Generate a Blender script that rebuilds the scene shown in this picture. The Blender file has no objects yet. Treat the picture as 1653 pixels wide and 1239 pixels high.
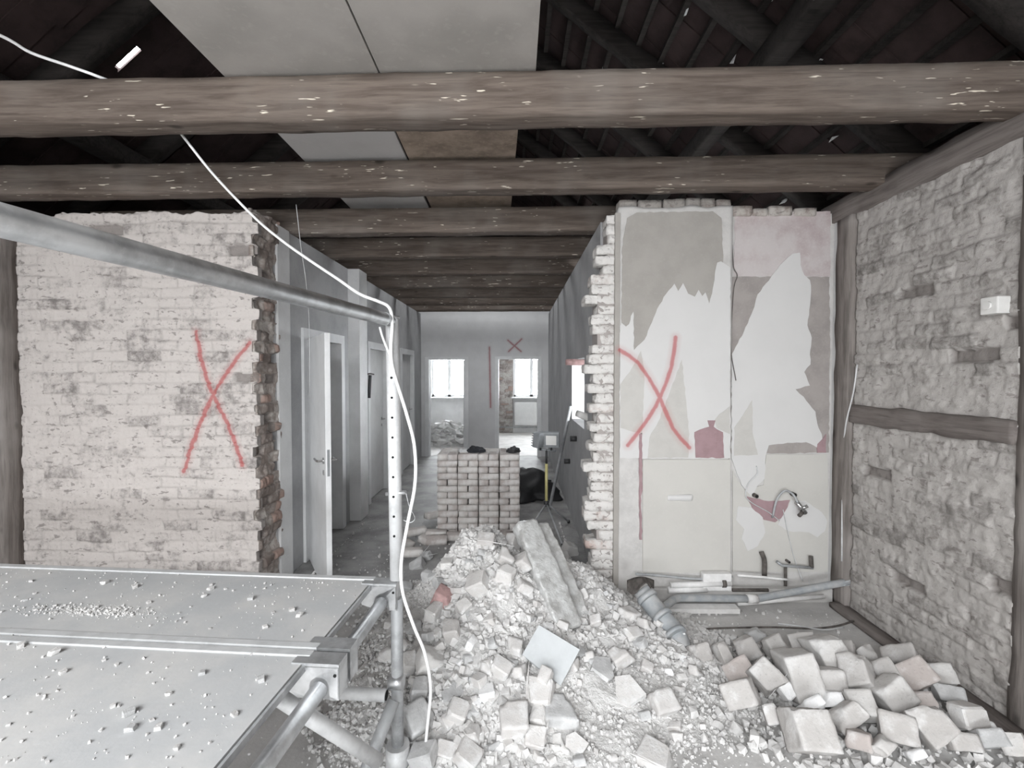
import bpy, bmesh, math, random
import numpy as np
from mathutils import Vector, Matrix, Euler
random.seed(7); rng = np.random.default_rng(11)
S = bpy.context.scene
COL = S.collection

# ------------------------------------------------------------------ camera, light, exposure
FPX = 750.0
CAMLOC = Vector((0, 0, 1.7))
PITCH = math.atan(19.5 / FPX); YAW = math.atan(5.5 / FPX)
cam_d = bpy.data.cameras.new('camera'); cam = bpy.data.objects.new('camera', cam_d); COL.objects.link(cam)
cam.location = CAMLOC; cam.rotation_euler = (math.pi / 2 - PITCH, 0, YAW)
cam_d.sensor_width = 36; cam_d.lens = 36 * FPX / 1653; cam_d.clip_start = 0.02; cam_d.clip_end = 200
S.camera = cam
RC = cam.rotation_euler.to_matrix()
S.view_settings.view_transform = 'Standard'; S.view_settings.look = 'None'
S.view_settings.gamma = 1; S.view_settings.use_curve_mapping = False
S.view_settings.exposure = 0.72
w = bpy.data.worlds.new('sky'); S.world = w; w.use_nodes = True
w.node_tree.nodes['Background'].inputs[0].default_value = (0.93, 0.97, 1.0, 1)
w.node_tree.nodes['Background'].inputs[1].default_value = 22.0
def area(name, loc, rot, sx, sy, power, col=(0.97, 0.985, 1), portal=False):
    l = bpy.data.lights.new(name, 'AREA'); l.shape = 'RECTANGLE'; l.size = sx; l.size_y = sy; l.energy = power; l.color = col
    o = bpy.data.objects.new(name, l); COL.objects.link(o); o.location = loc; o.rotation_euler = rot
    if portal: l.cycles.is_portal = True
    return o
# daylight through the three low windows in the wall behind the photographer
for wx in (-2.45, -0.35, 1.55):
    area('window_portal', (wx, -3.39, 1.1), (math.radians(90), 0, 0), .9, .6, 1, portal=True)
# added area light above and behind the photographer, under a closed roof
area('added_overhead_light', (-1.3, -1.9, 2.72), (math.radians(20), 0, math.radians(-12)), 3.6, 1.5, 230)
# daylight through the far windows
area('far_window_light', (-1.86, 12.93, 1.65), (math.radians(-90), 0, 0), .98, 1.3, 1, portal=True)
area('far_window_light', (0.45, 12.93, 1.65), (math.radians(-90), 0, 0), 1.0, 1.3, 1, portal=True)

# added lamps inside the closed roof space, brightening the corridor and end wall
area('added_corridor_fill', (-0.6, 7.7, 4.9), (0, 0, 0), 1.2, 1.4, 34)
area('added_corridor_fill', (-0.9, 5.2, 4.9), (0, 0, 0), .9, .9, 6)

# ------------------------------------------------------------------ helpers
def P(px, py, y):
    d = RC @ Vector(((px - 826.5) / FPX, (619.5 - py) / FPX, -1))
    return CAMLOC + d * (y / d.y)
def PZ(px, py, z):
    d = RC @ Vector(((px - 826.5) / FPX, (619.5 - py) / FPX, -1))
    return CAMLOC + d * ((z - CAMLOC.z) / d.z)
def tag(o, label=None, cat=None, group=None, kind=None):
    if label: o['label'] = label
    if cat: o['category'] = cat
    if group: o['group'] = group
    if kind: o['kind'] = kind
    return o
def empty(name, loc, label, cat, group=None):
    o = bpy.data.objects.new(name, None); COL.objects.link(o); o.location = loc; o.empty_display_size = .1
    return tag(o, label, cat, group)
def wloc(o):
    v = Vector(o.location)
    return v + wloc(o.parent) if o.parent else v
def finish(name, V, F, mat, parent=None, origin=None, smooth=False, recalc=True, attrs=None, mats=None, fm=None):
    V = np.asarray(V, dtype=float)
    if origin is None:
        if parent is not None: origin = wloc(parent)
        else:
            mn, mx = V.min(0), V.max(0); origin = Vector(((mn[0] + mx[0]) / 2, (mn[1] + mx[1]) / 2, mn[2]))
    off = np.array(origin)
    me = bpy.data.meshes.new(name)
    me.from_pydata((V - off).tolist(), [], [list(map(int, f)) for f in F] if not isinstance(F, np.ndarray) else F.tolist())
    if recalc:
        bm = bmesh.new(); bm.from_mesh(me); bmesh.ops.recalc_face_normals(bm, faces=bm.faces); bm.to_mesh(me); bm.free()
    if attrs:
        for k, a in attrs.items():
            at = me.attributes.new(k, 'FLOAT', 'POINT'); at.data.foreach_set('value', np.asarray(a, dtype=np.float32))
    me.materials.append(mat)
    if mats:
        for m in mats: me.materials.append(m)
        me.polygons.foreach_set('material_index', fm)
    if smooth: me.polygons.foreach_set('use_smooth', [True] * len(me.polygons))
    me.update()
    o = bpy.data.objects.new(name, me); COL.objects.link(o)
    if parent is not None:
        o.parent = parent; o.location = Vector(origin) - wloc(parent)
    else: o.location = Vector(origin)
    return o
def struct(o): o['kind'] = 'structure'; return o
# numpy value noise
def _h(ix, iy, iz):
    n = (ix.astype(np.int64) * 374761393 + iy.astype(np.int64) * 668265263 + iz.astype(np.int64) * 2147483647) & 0xffffffff
    n = ((n ^ (n >> 13)) * 1274126177) & 0xffffffff
    n = (n ^ (n >> 16)) & 0xffffffff
    return n / 4294967295.0
def vnoise(p, s):
    q = np.asarray(p, dtype=float) * s + 100.37
    i = np.floor(q).astype(int); f = q - i; f = f * f * (3 - 2 * f); r = 0
    for dx in (0, 1):
        for dy in (0, 1):
            for dz in (0, 1):
                wt = (f[..., 0] if dx else 1 - f[..., 0]) * (f[..., 1] if dy else 1 - f[..., 1]) * (f[..., 2] if dz else 1 - f[..., 2])
                r = r + wt * _h(i[..., 0] + dx, i[..., 1] + dy, i[..., 2] + dz)
    return r * 2 - 1
def fbm(p, s, o=3):
    r = 0; a = 1
    for k in range(o): r = r + a * vnoise(p, s * 2 ** k); a *= .5
    return r
def box_vf(a, b):
    (x0, y0, z0), (x1, y1, z1) = a, b
    V = [(x0, y0, z0), (x1, y0, z0), (x1, y1, z0), (x0, y1, z0), (x0, y0, z1), (x1, y0, z1), (x1, y1, z1), (x0, y1, z1)]
    F = [(3, 2, 1, 0), (4, 5, 6, 7), (0, 1, 5, 4), (1, 2, 6, 5), (2, 3, 7, 6), (3, 0, 4, 7)]
    return V, F
class MB:
    def __init__(s): s.V = []; s.F = []
    def add(s, V, F):
        n = len(s.V); s.V += [tuple(v) for v in V]; s.F += [tuple(i + n for i in f) for f in F]; return s
    def box(s, a, b, M=None):
        V, F = box_vf(a, b)
        if M is not None: V = [M @ Vector(v) for v in V]
        return s.add(V, F)
    def build(s, name, mat, parent=None, **k): return finish(name, s.V, s.F, mat, parent, **k)
def cbox(name, a, b, mat, parent=None, bev=0.0, M=None, **k):
    bm = bmesh.new(); V, F = box_vf(a, b); vs = [bm.verts.new(v) for v in V]
    for f in F: bm.faces.new([vs[i] for i in f])
    if bev: bmesh.ops.bevel(bm, geom=list(bm.edges), offset=bev, segments=2, affect='EDGES', profile=.6)
    bm.verts.ensure_lookup_table(); bm.verts.index_update()
    V = [(M @ v.co) if M is not None else v.co.copy() for v in bm.verts]; F = [[v.index for v in f.verts] for f in bm.faces]; bm.free()
    return finish(name, V, F, mat, parent, **k)
def rough_vf(L, W, H, res=.05, amp=.006, seed=0, bev=.012, ns=6, nmax=60):
    """subdivided box centred at origin with worn edges"""
    n = [max(2, min(nmax, int(round(d / res)))) for d in (L, W, H)]
    bm = bmesh.new(); idx = {}
    def vert(i, j, k):
        key = (i, j, k)
        if key not in idx: idx[key] = bm.verts.new((i / n[0] - .5, j / n[1] - .5, k / n[2] - .5))
        return idx[key]
    for ax in range(3):
        b, c = [(1, 2), (2, 0), (0, 1)][ax]
        for s in (0, n[ax]):
            for i in range(n[b]):
                for j in range(n[c]):
                    q = []
                    for di, dj in ((0, 0), (1, 0), (1, 1), (0, 1)):
                        t = [0, 0, 0]; t[ax] = s; t[b] = i + di; t[c] = j + dj; q.append(vert(*t))
                    if s == 0: q = q[::-1]
                    bm.faces.new(q)
    bm.verts.index_update()
    A = np.array([v.co[:] for v in bm.verts]); F = [[v.index for v in f.verts] for f in bm.faces]; bm.free()
    D = np.array([L, W, H]); Q = A * D
    # round edges: pull points near two or three faces inwards
    inn = np.clip(Q, -(D / 2 - bev), D / 2 - bev); d = Q - inn; ln = np.linalg.norm(d, axis=1, keepdims=True)
    Q = inn + d / np.maximum(ln, 1e-9) * np.minimum(ln, bev)
    nn = fbm(Q + seed * 3.17, ns, 3)[:, None]; dirn = Q / D; dirn = dirn / np.linalg.norm(dirn, axis=1, keepdims=True)
    Q = Q + dirn * nn * amp
    return Q, F
def rough(name, L, W, H, M, mat, parent=None, smooth=True, **k):
    Q, F = rough_vf(L, W, H, **k)
    o = finish(name, [M @ Vector(q) for q in Q], F, mat, parent, recalc=False, smooth=smooth)
    return o
def along(a, b, up=Vector((0, 0, 1))):
    """matrix whose X axis runs from a to b, centre between"""
    a = Vector(a); b = Vector(b); x = (b - a).normalized(); y = up.cross(x).normalized(); z = x.cross(y)
    M = Matrix((x, y, z)).transposed().to_4x4(); M.translation = (a + b) / 2
    return M, (b - a).length
def catmull(pts, n=8):
    pts = [Vector(p) for p in pts]; out = []
    P_ = [pts[0] * 2 - pts[1]] + pts + [pts[-1] * 2 - pts[-2]]
    for i in range(1, len(P_) - 2):
        a, b, c, d = P_[i - 1:i + 3]
        for k in range(n):
            t = k / n
            out.append(.5 * ((2 * b) + (c - a) * t + (2 * a - 5 * b + 4 * c - d) * t * t + (3 * b - 3 * c + d - a) * t ** 3))
    out.append(pts[-1]); return out
def tube_vf(pts, r, seg=12, hollow=False, closed=True):
    pts = [Vector(p) for p in pts]; V = []; F = []; N = len(pts)
    up = None
    for i, p in enumerate(pts):
        t = (pts[min(i + 1, N - 1)] - pts[max(i - 1, 0)]).normalized()
        if up is None: up = t.orthogonal().normalized()
        up = (up - t * up.dot(t)).normalized(); sd = t.cross(up)
        rr = r[i] if isinstance(r, (list, tuple)) else r
        for k in range(seg):
            a = 2 * math.pi * k / seg; V.append(p + (up * math.cos(a) + sd * math.sin(a)) * rr)
    for i in range(N - 1):
        for k in range(seg):
            k2 = (k + 1) % seg; F.append((i * seg + k, i * seg + k2, (i + 1) * seg + k2, (i + 1) * seg + k))
    if closed: F.append(tuple(range(seg))[::-1]); F.append(tuple((N - 1) * seg + k for k in range(seg)))
    return V, F
def tube(name, pts, r, mat, parent=None, seg=12, smooth=True, curve=0, **k):
    if curve: pts = catmull(pts, curve)
    V, F = tube_vf(pts, r, seg)
    o = finish(name, V, F, mat, parent, **k)
    if smooth:
        me = o.data; me.polygons.foreach_set('use_smooth', [len(p.vertices) == 4 for p in me.polygons])
    return o
def hull(pts):
    bm = bmesh.new()
    for p in pts: bm.verts.new(p)
    r = bmesh.ops.convex_hull(bm, input=list(bm.verts))
    kill = [e for e in set(list(r['geom_interior']) + list(r['geom_unused'])) if isinstance(e, bmesh.types.BMVert)]
    bmesh.ops.delete(bm, geom=kill, context='VERTS')
    bm.verts.index_update(); V = [v.co.copy() for v in bm.verts]; F = [[v.index for v in f.verts] for f in bm.faces]; bm.free()
    return V, F
# ------------------------------------------------------------------ materials
def newmat(name):
    m = bpy.data.materials.new(name); m.use_nodes = True; nt = m.node_tree
    return m, nt, nt.nodes['Principled BSDF']
def nd(nt, t, **k):
    n = nt.nodes.new(t)
    for a, v in k.items():
        if a.startswith('i_'): n.inputs[a[2:]].default_value = v
        else: setattr(n, a, v)
    return n
def mixc(nt, fac, a, b, mode='MIX'):
    n = nd(nt, 'ShaderNodeMix', data_type='RGBA', blend_type=mode)
    for sock, v in ((n.inputs[0], fac), (n.inputs[6], a), (n.inputs[7], b)):
        if isinstance(v, (int, float)): sock.default_value = v
        elif isinstance(v, tuple): sock.default_value = v if len(v) == 4 else v + (1,)
        else: nt.links.new(v, sock)
    return n.outputs[2]
def math_(nt, op, a, b=None, c=None, clamp=False):
    n = nd(nt, 'ShaderNodeMath', operation=op); n.use_clamp = clamp
    for i, v in enumerate((a, b, c)):
        if v is None: continue
        if isinstance(v, (int, float)): n.inputs[i].default_value = v
        else: nt.links.new(v, n.inputs[i])
    return n.outputs[0]
def ramp(nt, fac, lo, hi, a=0., b=1.):
    n = nd(nt, 'ShaderNodeMapRange', interpolation_type='SMOOTHSTEP')
    nt.links.new(fac, n.inputs[0]); n.inputs[1].default_value = lo; n.inputs[2].default_value = hi; n.inputs[3].default_value = a; n.inputs[4].default_value = b
    return n.outputs[0]
def noise(nt, vec, scale, detail=4, rough=.6, dist=0):
    n = nd(nt, 'ShaderNodeTexNoise'); n.inputs['Scale'].default_value = scale; n.inputs['Detail'].default_value = detail
    n.inputs['Roughness'].default_value = rough; n.inputs['Distortion'].default_value = dist; nt.links.new(vec, n.inputs['Vector']); return n.outputs[0]
def vscale(nt, vec, s):
    n = nd(nt, 'ShaderNodeVectorMath', operation='MULTIPLY'); nt.links.new(vec, n.inputs[0]); n.inputs[1].default_value = s; return n.outputs[0]
def posn(nt): return nd(nt, 'ShaderNodeNewGeometry').outputs['Position']
def objv(nt): return nd(nt, 'ShaderNodeTexCoord').outputs['Object']
def bump(nt, bsdf, h, strength=.5, dist=.01):
    n = nd(nt, 'ShaderNodeBump'); n.inputs['Strength'].default_value = strength; n.inputs['Distance'].default_value = dist
    nt.links.new(h, n.inputs['Height']); nt.links.new(n.outputs[0], bsdf.inputs['Normal'])
def spray(nt, col, segs, wd, paint=(.36, .035, .04), vert='XZ'):
    """soft-edged sprayed strokes on a wall facing the room; segs are pairs of world points"""
    sx = nd(nt, 'ShaderNodeSeparateXYZ'); nt.links.new(posn(nt), sx.inputs[0]); X, Z = sx.outputs[0], sx.outputs[2]
    best = None
    for a, b in segs:
        dx, dz = b[0] - a[0], b[2] - a[2]; L2 = dx * dx + dz * dz
        px = math_(nt, 'SUBTRACT', X, a[0]); pz = math_(nt, 'SUBTRACT', Z, a[2])
        t = math_(nt, 'ADD', math_(nt, 'MULTIPLY', px, dx / L2), math_(nt, 'MULTIPLY', pz, dz / L2), clamp=True)
        ex = math_(nt, 'SUBTRACT', px, math_(nt, 'MULTIPLY', t, dx)); ez = math_(nt, 'SUBTRACT', pz, math_(nt, 'MULTIPLY', t, dz))
        d = math_(nt, 'SQRT', math_(nt, 'ADD', math_(nt, 'MULTIPLY', ex, ex), math_(nt, 'MULTIPLY', ez, ez)))
        best = d if best is None else math_(nt, 'MINIMUM', best, d)
    nz = noise(nt, posn(nt), 22, 3); d2 = math_(nt, 'ADD', best, math_(nt, 'MULTIPLY', math_(nt, 'SUBTRACT', nz, .5), wd * .9))
    core = ramp(nt, d2, wd * .4, wd * 1.5, .7, 0.); halo = ramp(nt, d2, wd, wd * 3.4, .16, 0.)
    f = math_(nt, 'MAXIMUM', core, halo)
    return mixc(nt, f, col, paint)
def simple(name, col, rough=.8, metal=0, var=.12, scale=8, bs=0.2, bd=.004, col2=None, fine=60, sp=None, spec=.3, coord='pos'):
    m, nt, b = newmat(name); v = posn(nt) if coord == 'pos' else objv(nt)
    n1 = noise(nt, v, scale, 5); n2 = noise(nt, v, fine, 4)
    c2 = col2 or tuple(c * (1 - 2.2 * var) for c in col)
    c = mixc(nt, ramp(nt, n1, .35, .68), col, c2)
    c = mixc(nt, math_(nt, 'MULTIPLY', ramp(nt, n2, .5, .75), .5), c, tuple(min(1, x * (1 + var)) for x in col))
    if sp: c = spray(nt, c, *sp)
    nt.links.new(c, b.inputs['Base Color']); b.inputs['Roughness'].default_value = rough; b.inputs['Metallic'].default_value = metal
    b.inputs['Specular IOR Level'].default_value = spec
    bump(nt, b, math_(nt, 'ADD', n1, math_(nt, 'MULTIPLY', n2, .5)), bs, bd)
    return m
def wood(name, col, dark, axis=0, pale=(.5, .46, .42), chips=True):
    m, nt, b = newmat(name); v = posn(nt); s = [9, 9, 9]; s[axis] = .7
    g = noise(nt, vscale(nt, v, tuple(s)), 3, 6, .65, .4); s2 = [60, 60, 60]; s2[axis] = 2.2
    g2 = noise(nt, vscale(nt, v, tuple(s2)), 1.2, 4, .6)
    big = noise(nt, v, 1.7, 3)
    c = mixc(nt, ramp(nt, g, .35, .68), col, dark)
    c = mixc(nt, math_(nt, 'MULTIPLY', ramp(nt, big, .45, .7), .6), c, pale)
    c = mixc(nt, math_(nt, 'MULTIPLY', ramp(nt, g2, .5, .72), .35), c, tuple(x * .6 for x in dark))
    kn = nd(nt, 'ShaderNodeTexVoronoi'); kn.inputs['Scale'].default_value = 1; s4 = [4, 5, 5]; s4[axis] = 2.4
    nt.links.new(vscale(nt, v, tuple(s4)), kn.inputs['Vector'])
    c = mixc(nt, ramp(nt, kn.outputs['Distance'], .04, .13, .75, 0.), c, tuple(x * .35 for x in dark))
    if chips:
        s3 = [70, 70, 70]; s3[axis] = 9
        ch = noise(nt, vscale(nt, v, tuple(s3)), 1, 2, .5); reg = noise(nt, v, 3.1, 2)
        f = math_(nt, 'MULTIPLY', ramp(nt, ch, .66, .70), ramp(nt, reg, .48, .56))
        c = mixc(nt, f, c, (.72, .66, .56))
    nt.links.new(c, b.inputs['Base Color']); b.inputs['Roughness'].default_value = .9; b.inputs['Specular IOR Level'].default_value = .15
    bump(nt, b, math_(nt, 'ADD', g, math_(nt, 'MULTIPLY', g2, .7)), .45, .006)
    return m
def brickmat(name, wash, brick, mortar, washth=.45, dark_tone=(.2, .18, .17), sp=None, patch=1.0, red=True):
    """limewashed brick: attribute br = per-brick value (0..1), mo = mortar joint, ho = broken hole"""
    m, nt, b = newmat(name); v = posn(nt)
    at = nd(nt, 'ShaderNodeAttribute', attribute_name='br').outputs['Fac']; mo = nd(nt, 'ShaderNodeAttribute', attribute_name='mo').outputs['Fac']
    ho = nd(nt, 'ShaderNodeAttribute', attribute_name='ho').outputs['Fac']
    n1 = noise(nt, v, 3.0, 6, .65); n2 = noise(nt, v, 34, 5, .7); n3 = noise(nt, v, 17, 5, .7)
    bc = mixc(nt, at, brick, tuple(c * .55 for c in brick))
    if red: bc = mixc(nt, ramp(nt, at, .86, .93), bc, (brick[0] * 1.0, brick[1] * .86, brick[2] * .82))
    f = math_(nt, 'ADD', math_(nt, 'ADD', math_(nt, 'MULTIPLY', n1, .5 * patch), math_(nt, 'MULTIPLY', n3, .5)), math_(nt, 'MULTIPLY', at, .16))
    chip = noise(nt, vscale(nt, v, (15, 15, 34)), 1, 3, .6, .3)
    c = mixc(nt, ramp(nt, f, washth, washth + .22), wash, bc)
    c = mixc(nt, math_(nt, 'MULTIPLY', mo, .55), c, mortar)
    c = mixc(nt, math_(nt, 'MULTIPLY', ramp(nt, n2, .55, .72), .45), c, dark_tone)
    c = mixc(nt, math_(nt, 'MULTIPLY', ramp(nt, chip, .60, .67), .7), c, dark_tone)
    c = mixc(nt, math_(nt, 'MULTIPLY', ho, .8), c, dark_tone)  # broken holes are mixed towards the darker colour
    if sp: c = spray(nt, c, *sp)
    nt.links.new(c, b.inputs['Base Color']); b.inputs['Roughness'].default_value = .95; b.inputs['Specular IOR Level'].default_value = .1
    bump(nt, b, math_(nt, 'ADD', math_(nt, 'MULTIPLY', n2, .8), n3), .5, .008)
    return m
def pxsegs(pts, y):
    q = [P(x, yy, y) for x, yy in pts]; q = catmull(q, 2) if len(q) > 2 else q; return list(zip(q[:-1], q[1:]))
LY = 3.35     # left partition face
RY = 3.44     # plastered partition face
EY = 9.3      # end wall face
segL = pxsegs([(316, 535), (326, 588), (345, 637), (370, 690), (392, 750)], LY) + pxsegs([(402, 553), (368, 598), (345, 637), (320, 690), (297, 760)], LY)
segR = pxsegs([(1000, 565), (1030, 586), (1063, 638), (1085, 690), (1112, 722)], RY) + pxsegs([(1090, 545), (1083, 592), (1067, 636), (1046, 675), (1013, 718)], RY)
segE = pxsegs([(820, 549), (841, 567)], EY) + pxsegs([(842, 547), (821, 567)], EY) + pxsegs([(790, 560), (792, 657)], EY)
M = {}
M['brickL'] = brickmat('limewashed_brick', (.55, .51, .487), (.38, .35, .335), (.33, .31, .295), .56, red=False, sp=(segL, .016, (.40, .06, .06)))
M['brickB'] = brickmat('raw_broken_brick', (.50, .47, .44), (.30, .25, .225), (.42, .39, .36), .42)
M['brickW'] = brickmat('pale_broken_brick', (.66, .64, .62), (.50, .44, .415), (.56, .54, .52), .6)
M['brickR'] = brickmat('mortared_brick', (.43, .408, .39), (.34, .318, .30), (.385, .365, .35), .55, red=False)
M['brickfar'] = brickmat('far_brick', (.45, .43, .41), (.33, .29, .27), (.40, .38, .36), .45)
M['woodX'] = wood('old_beam_wood', (.168, .137, .117), (.098, .078, .066), 0, (.22, .195, .176))
M['woodY'] = wood('wall_plate_wood', (.19, .168, .157), (.12, .104, .097), 1, (.25, .228, .215), False)
M['woodZ'] = wood('post_wood', (.24, .215, .20), (.14, .125, .115), 2, (.34, .315, .30), False)
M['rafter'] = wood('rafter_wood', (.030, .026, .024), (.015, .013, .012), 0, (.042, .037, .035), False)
M['ply'] = simple('dusty_plywood', (.36, .34, .32), .9, var=.10, scale=2.5, bs=.15, fine=20)
M['plyw'] = simple('white_board', (.50, .49, .485), .9, var=.06, scale=2)
M['plyb'] = simple('brown_board', (.36, .29, .235), .9, var=.2, scale=5, fine=30)
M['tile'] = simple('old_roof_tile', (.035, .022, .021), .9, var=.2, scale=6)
M['dark'] = simple('attic_dark', (.02, .018, .018), .95)  # near-black colour carries the darkness of the unlit attic
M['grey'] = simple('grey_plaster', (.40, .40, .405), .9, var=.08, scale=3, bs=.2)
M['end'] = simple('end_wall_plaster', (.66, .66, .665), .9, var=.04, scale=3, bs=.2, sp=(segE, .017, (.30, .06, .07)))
M['white'] = simple('white_paint', (.72, .725, .73), .45, var=.05, scale=5, bs=.05, spec=.5)
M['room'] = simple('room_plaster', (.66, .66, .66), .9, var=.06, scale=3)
SPR = (segR, .0165, (.42, .055, .06))
M['plas'] = simple('old_white_plaster', (.58, .565, .55), .9, var=.07, scale=7, bs=.35, bd=.008, sp=SPR)
M['paperW'] = simple('white_wallpaper', (.62, .612, .605), .8, var=.012, scale=4, bs=.05, sp=SPR, fine=200)
M['paperG'] = simple('grey_wallpaper_paste', (.38, .36, .335), .85, var=.05, scale=5, bs=.08, sp=SPR)
M['paperL'] = simple('pale_grey_paper', (.53, .515, .49), .85, var=.03, scale=9, bs=.06, sp=SPR)
M['paperB'] = simple('taupe_paper', (.36, .33, .315), .85, var=.09, scale=6, bs=.08)
M['panel'] = simple('beige_panel', (.56, .545, .515), .75, var=.025, scale=3, bs=.05)
M['mauve'] = simple('mauve_paint', (.36, .245, .26), .85, var=.06, scale=12, bs=.08)
M['pink'] = simple('pinkish_plaster', (.54, .50, .495), .9, var=.09, scale=5, bs=.2, col2=(.43, .36, .36))
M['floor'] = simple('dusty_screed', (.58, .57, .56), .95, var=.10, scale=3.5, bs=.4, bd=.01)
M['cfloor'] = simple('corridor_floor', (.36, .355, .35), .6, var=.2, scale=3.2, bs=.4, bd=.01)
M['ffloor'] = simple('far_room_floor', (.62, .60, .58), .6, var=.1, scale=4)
M['dust'] = simple('rubble_dust', (.66, .65, .64), .98, var=.07, scale=7, bs=.9, bd=.02, fine=70)
M['gravel'] = simple('rubble_grit', (.67, .66, .65), .98, var=.09, scale=14, bs=.4, bd=.006)
M['galv'] = simple('galvanised_steel', (.60, .61, .62), .4, .8, var=.14, scale=14, bs=.1, spec=.5, fine=45)
M['galvd'] = simple('dusty_galvanised_steel', (.44, .45, .46), .6, .25, var=.16, scale=9, bs=.1, spec=.5)
M['galvl'] = simple('pale_painted_steel', (.64, .645, .65), .5, .2, var=.08, scale=16, bs=.08)
M['deck'] = simple('dusty_deck_board', (.43, .437, .442), .85, var=.09, scale=4, bs=.25, bd=.004, col2=(.51, .505, .495))
M['alu'] = simple('deck_frame_metal', (.56, .57, .575), .5, .25, var=.08, scale=12, bs=.1)
M['hole'] = simple('hole_shade', (.012, .012, .012), .9)  # black discs paint the shade inside holes and pipe mouths
M['cable'] = simple('white_cable_sheath', (.84, .84, .84), .4, var=.03, spec=.5)
M['blackp'] = simple('black_plastic', (.03, .03, .032), .5, var=.1, spec=.5)
M['greyp'] = simple('grey_plastic', (.24, .25, .26), .45, var=.1, spec=.5)
M['pipeg'] = simple('grey_drain_pipe', (.30, .32, .335), .5, var=.12, scale=14, spec=.4, col2=(.42, .42, .42))
M['pipew'] = simple('white_pipe', (.78, .77, .76), .45, var=.06, spec=.4, scale=16)
M['rust'] = simple('rusty_iron', (.15, .135, .125), .8, .2, var=.25, scale=30)
M['chrome'] = simple('chrome', (.6, .6, .6), .2, .9, var=.05, spec=.5)
M['yellow'] = simple('yellow_pole_paint', (.62, .56, .26), .5, var=.08, spec=.5)
M['plasticw'] = simple('white_switch_plastic', (.72, .71, .69), .4, var=.03, spec=.5)
M['cloth'] = simple('dark_cloth', (.03, .031, .036), .9, var=.2, scale=20)
M['film'] = simple('dusty_plastic_film', (.56, .565, .56), .3, var=.2, scale=13, bs=.6, bd=.02, spec=.7, col2=(.36, .355, .345), fine=34)
M['redbrick'] = simple('red_painted_brick', (.50, .33, .32), .9, var=.15, scale=20, bs=.5, bd=.006)
M['slab'] = simple('bluish_tile', (.54, .56, .57), .6, var=.05, scale=6, bs=.1)
M['radiator'] = simple('radiator_enamel', (.74, .74, .73), .5, var=.03)
def stone(name, cols, coord='obj'):
    m, nt, b = newmat(name); v = objv(nt); r = nd(nt, 'ShaderNodeObjectInfo').outputs['Random']
    n1 = noise(nt, v, 9, 5, .65); n2 = noise(nt, v, 70, 4, .6)
    base = mixc(nt, r, cols[0], cols[1])
    c = mixc(nt, ramp(nt, n1, .42, .62), base, cols[2])
    c = mixc(nt, math_(nt, 'MULTIPLY', ramp(nt, n2, .55, .75), .4), c, tuple(x * .6 for x in cols[1]))
    nt.links.new(c, b.inputs['Base Color']); b.inputs['Roughness'].default_value = .95; b.inputs['Specular IOR Level'].default_value = .15
    bump(nt, b, math_(nt, 'ADD', n1, math_(nt, 'MULTIPLY', n2, .6)), .6, .006); return m
M['frag'] = stone('dusty_brick_fragment', ((.64, .625, .61), (.54, .52, .505), (.71, .705, .70)))
M['fragg'] = stone('grey_fragment', ((.50, .50, .50), (.44, .44, .44), (.62, .62, .62)))
M['fragw'] = stone('white_plaster_chunk', ((.85, .85, .85), (.78, .78, .78), (.88, .88, .88)))
M['brick'] = stone('reclaimed_brick', ((.60, .565, .54), (.50, .46, .44), (.64, .62, .60)))
M['brickp'] = stone('crusted_brick', ((.55, .535, .52), (.46, .44, .425), (.62, .61, .60)))
M['brickpk'] = stone('pinkish_brick', ((.48, .435, .415), (.44, .395, .375), (.60, .575, .56)))

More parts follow.
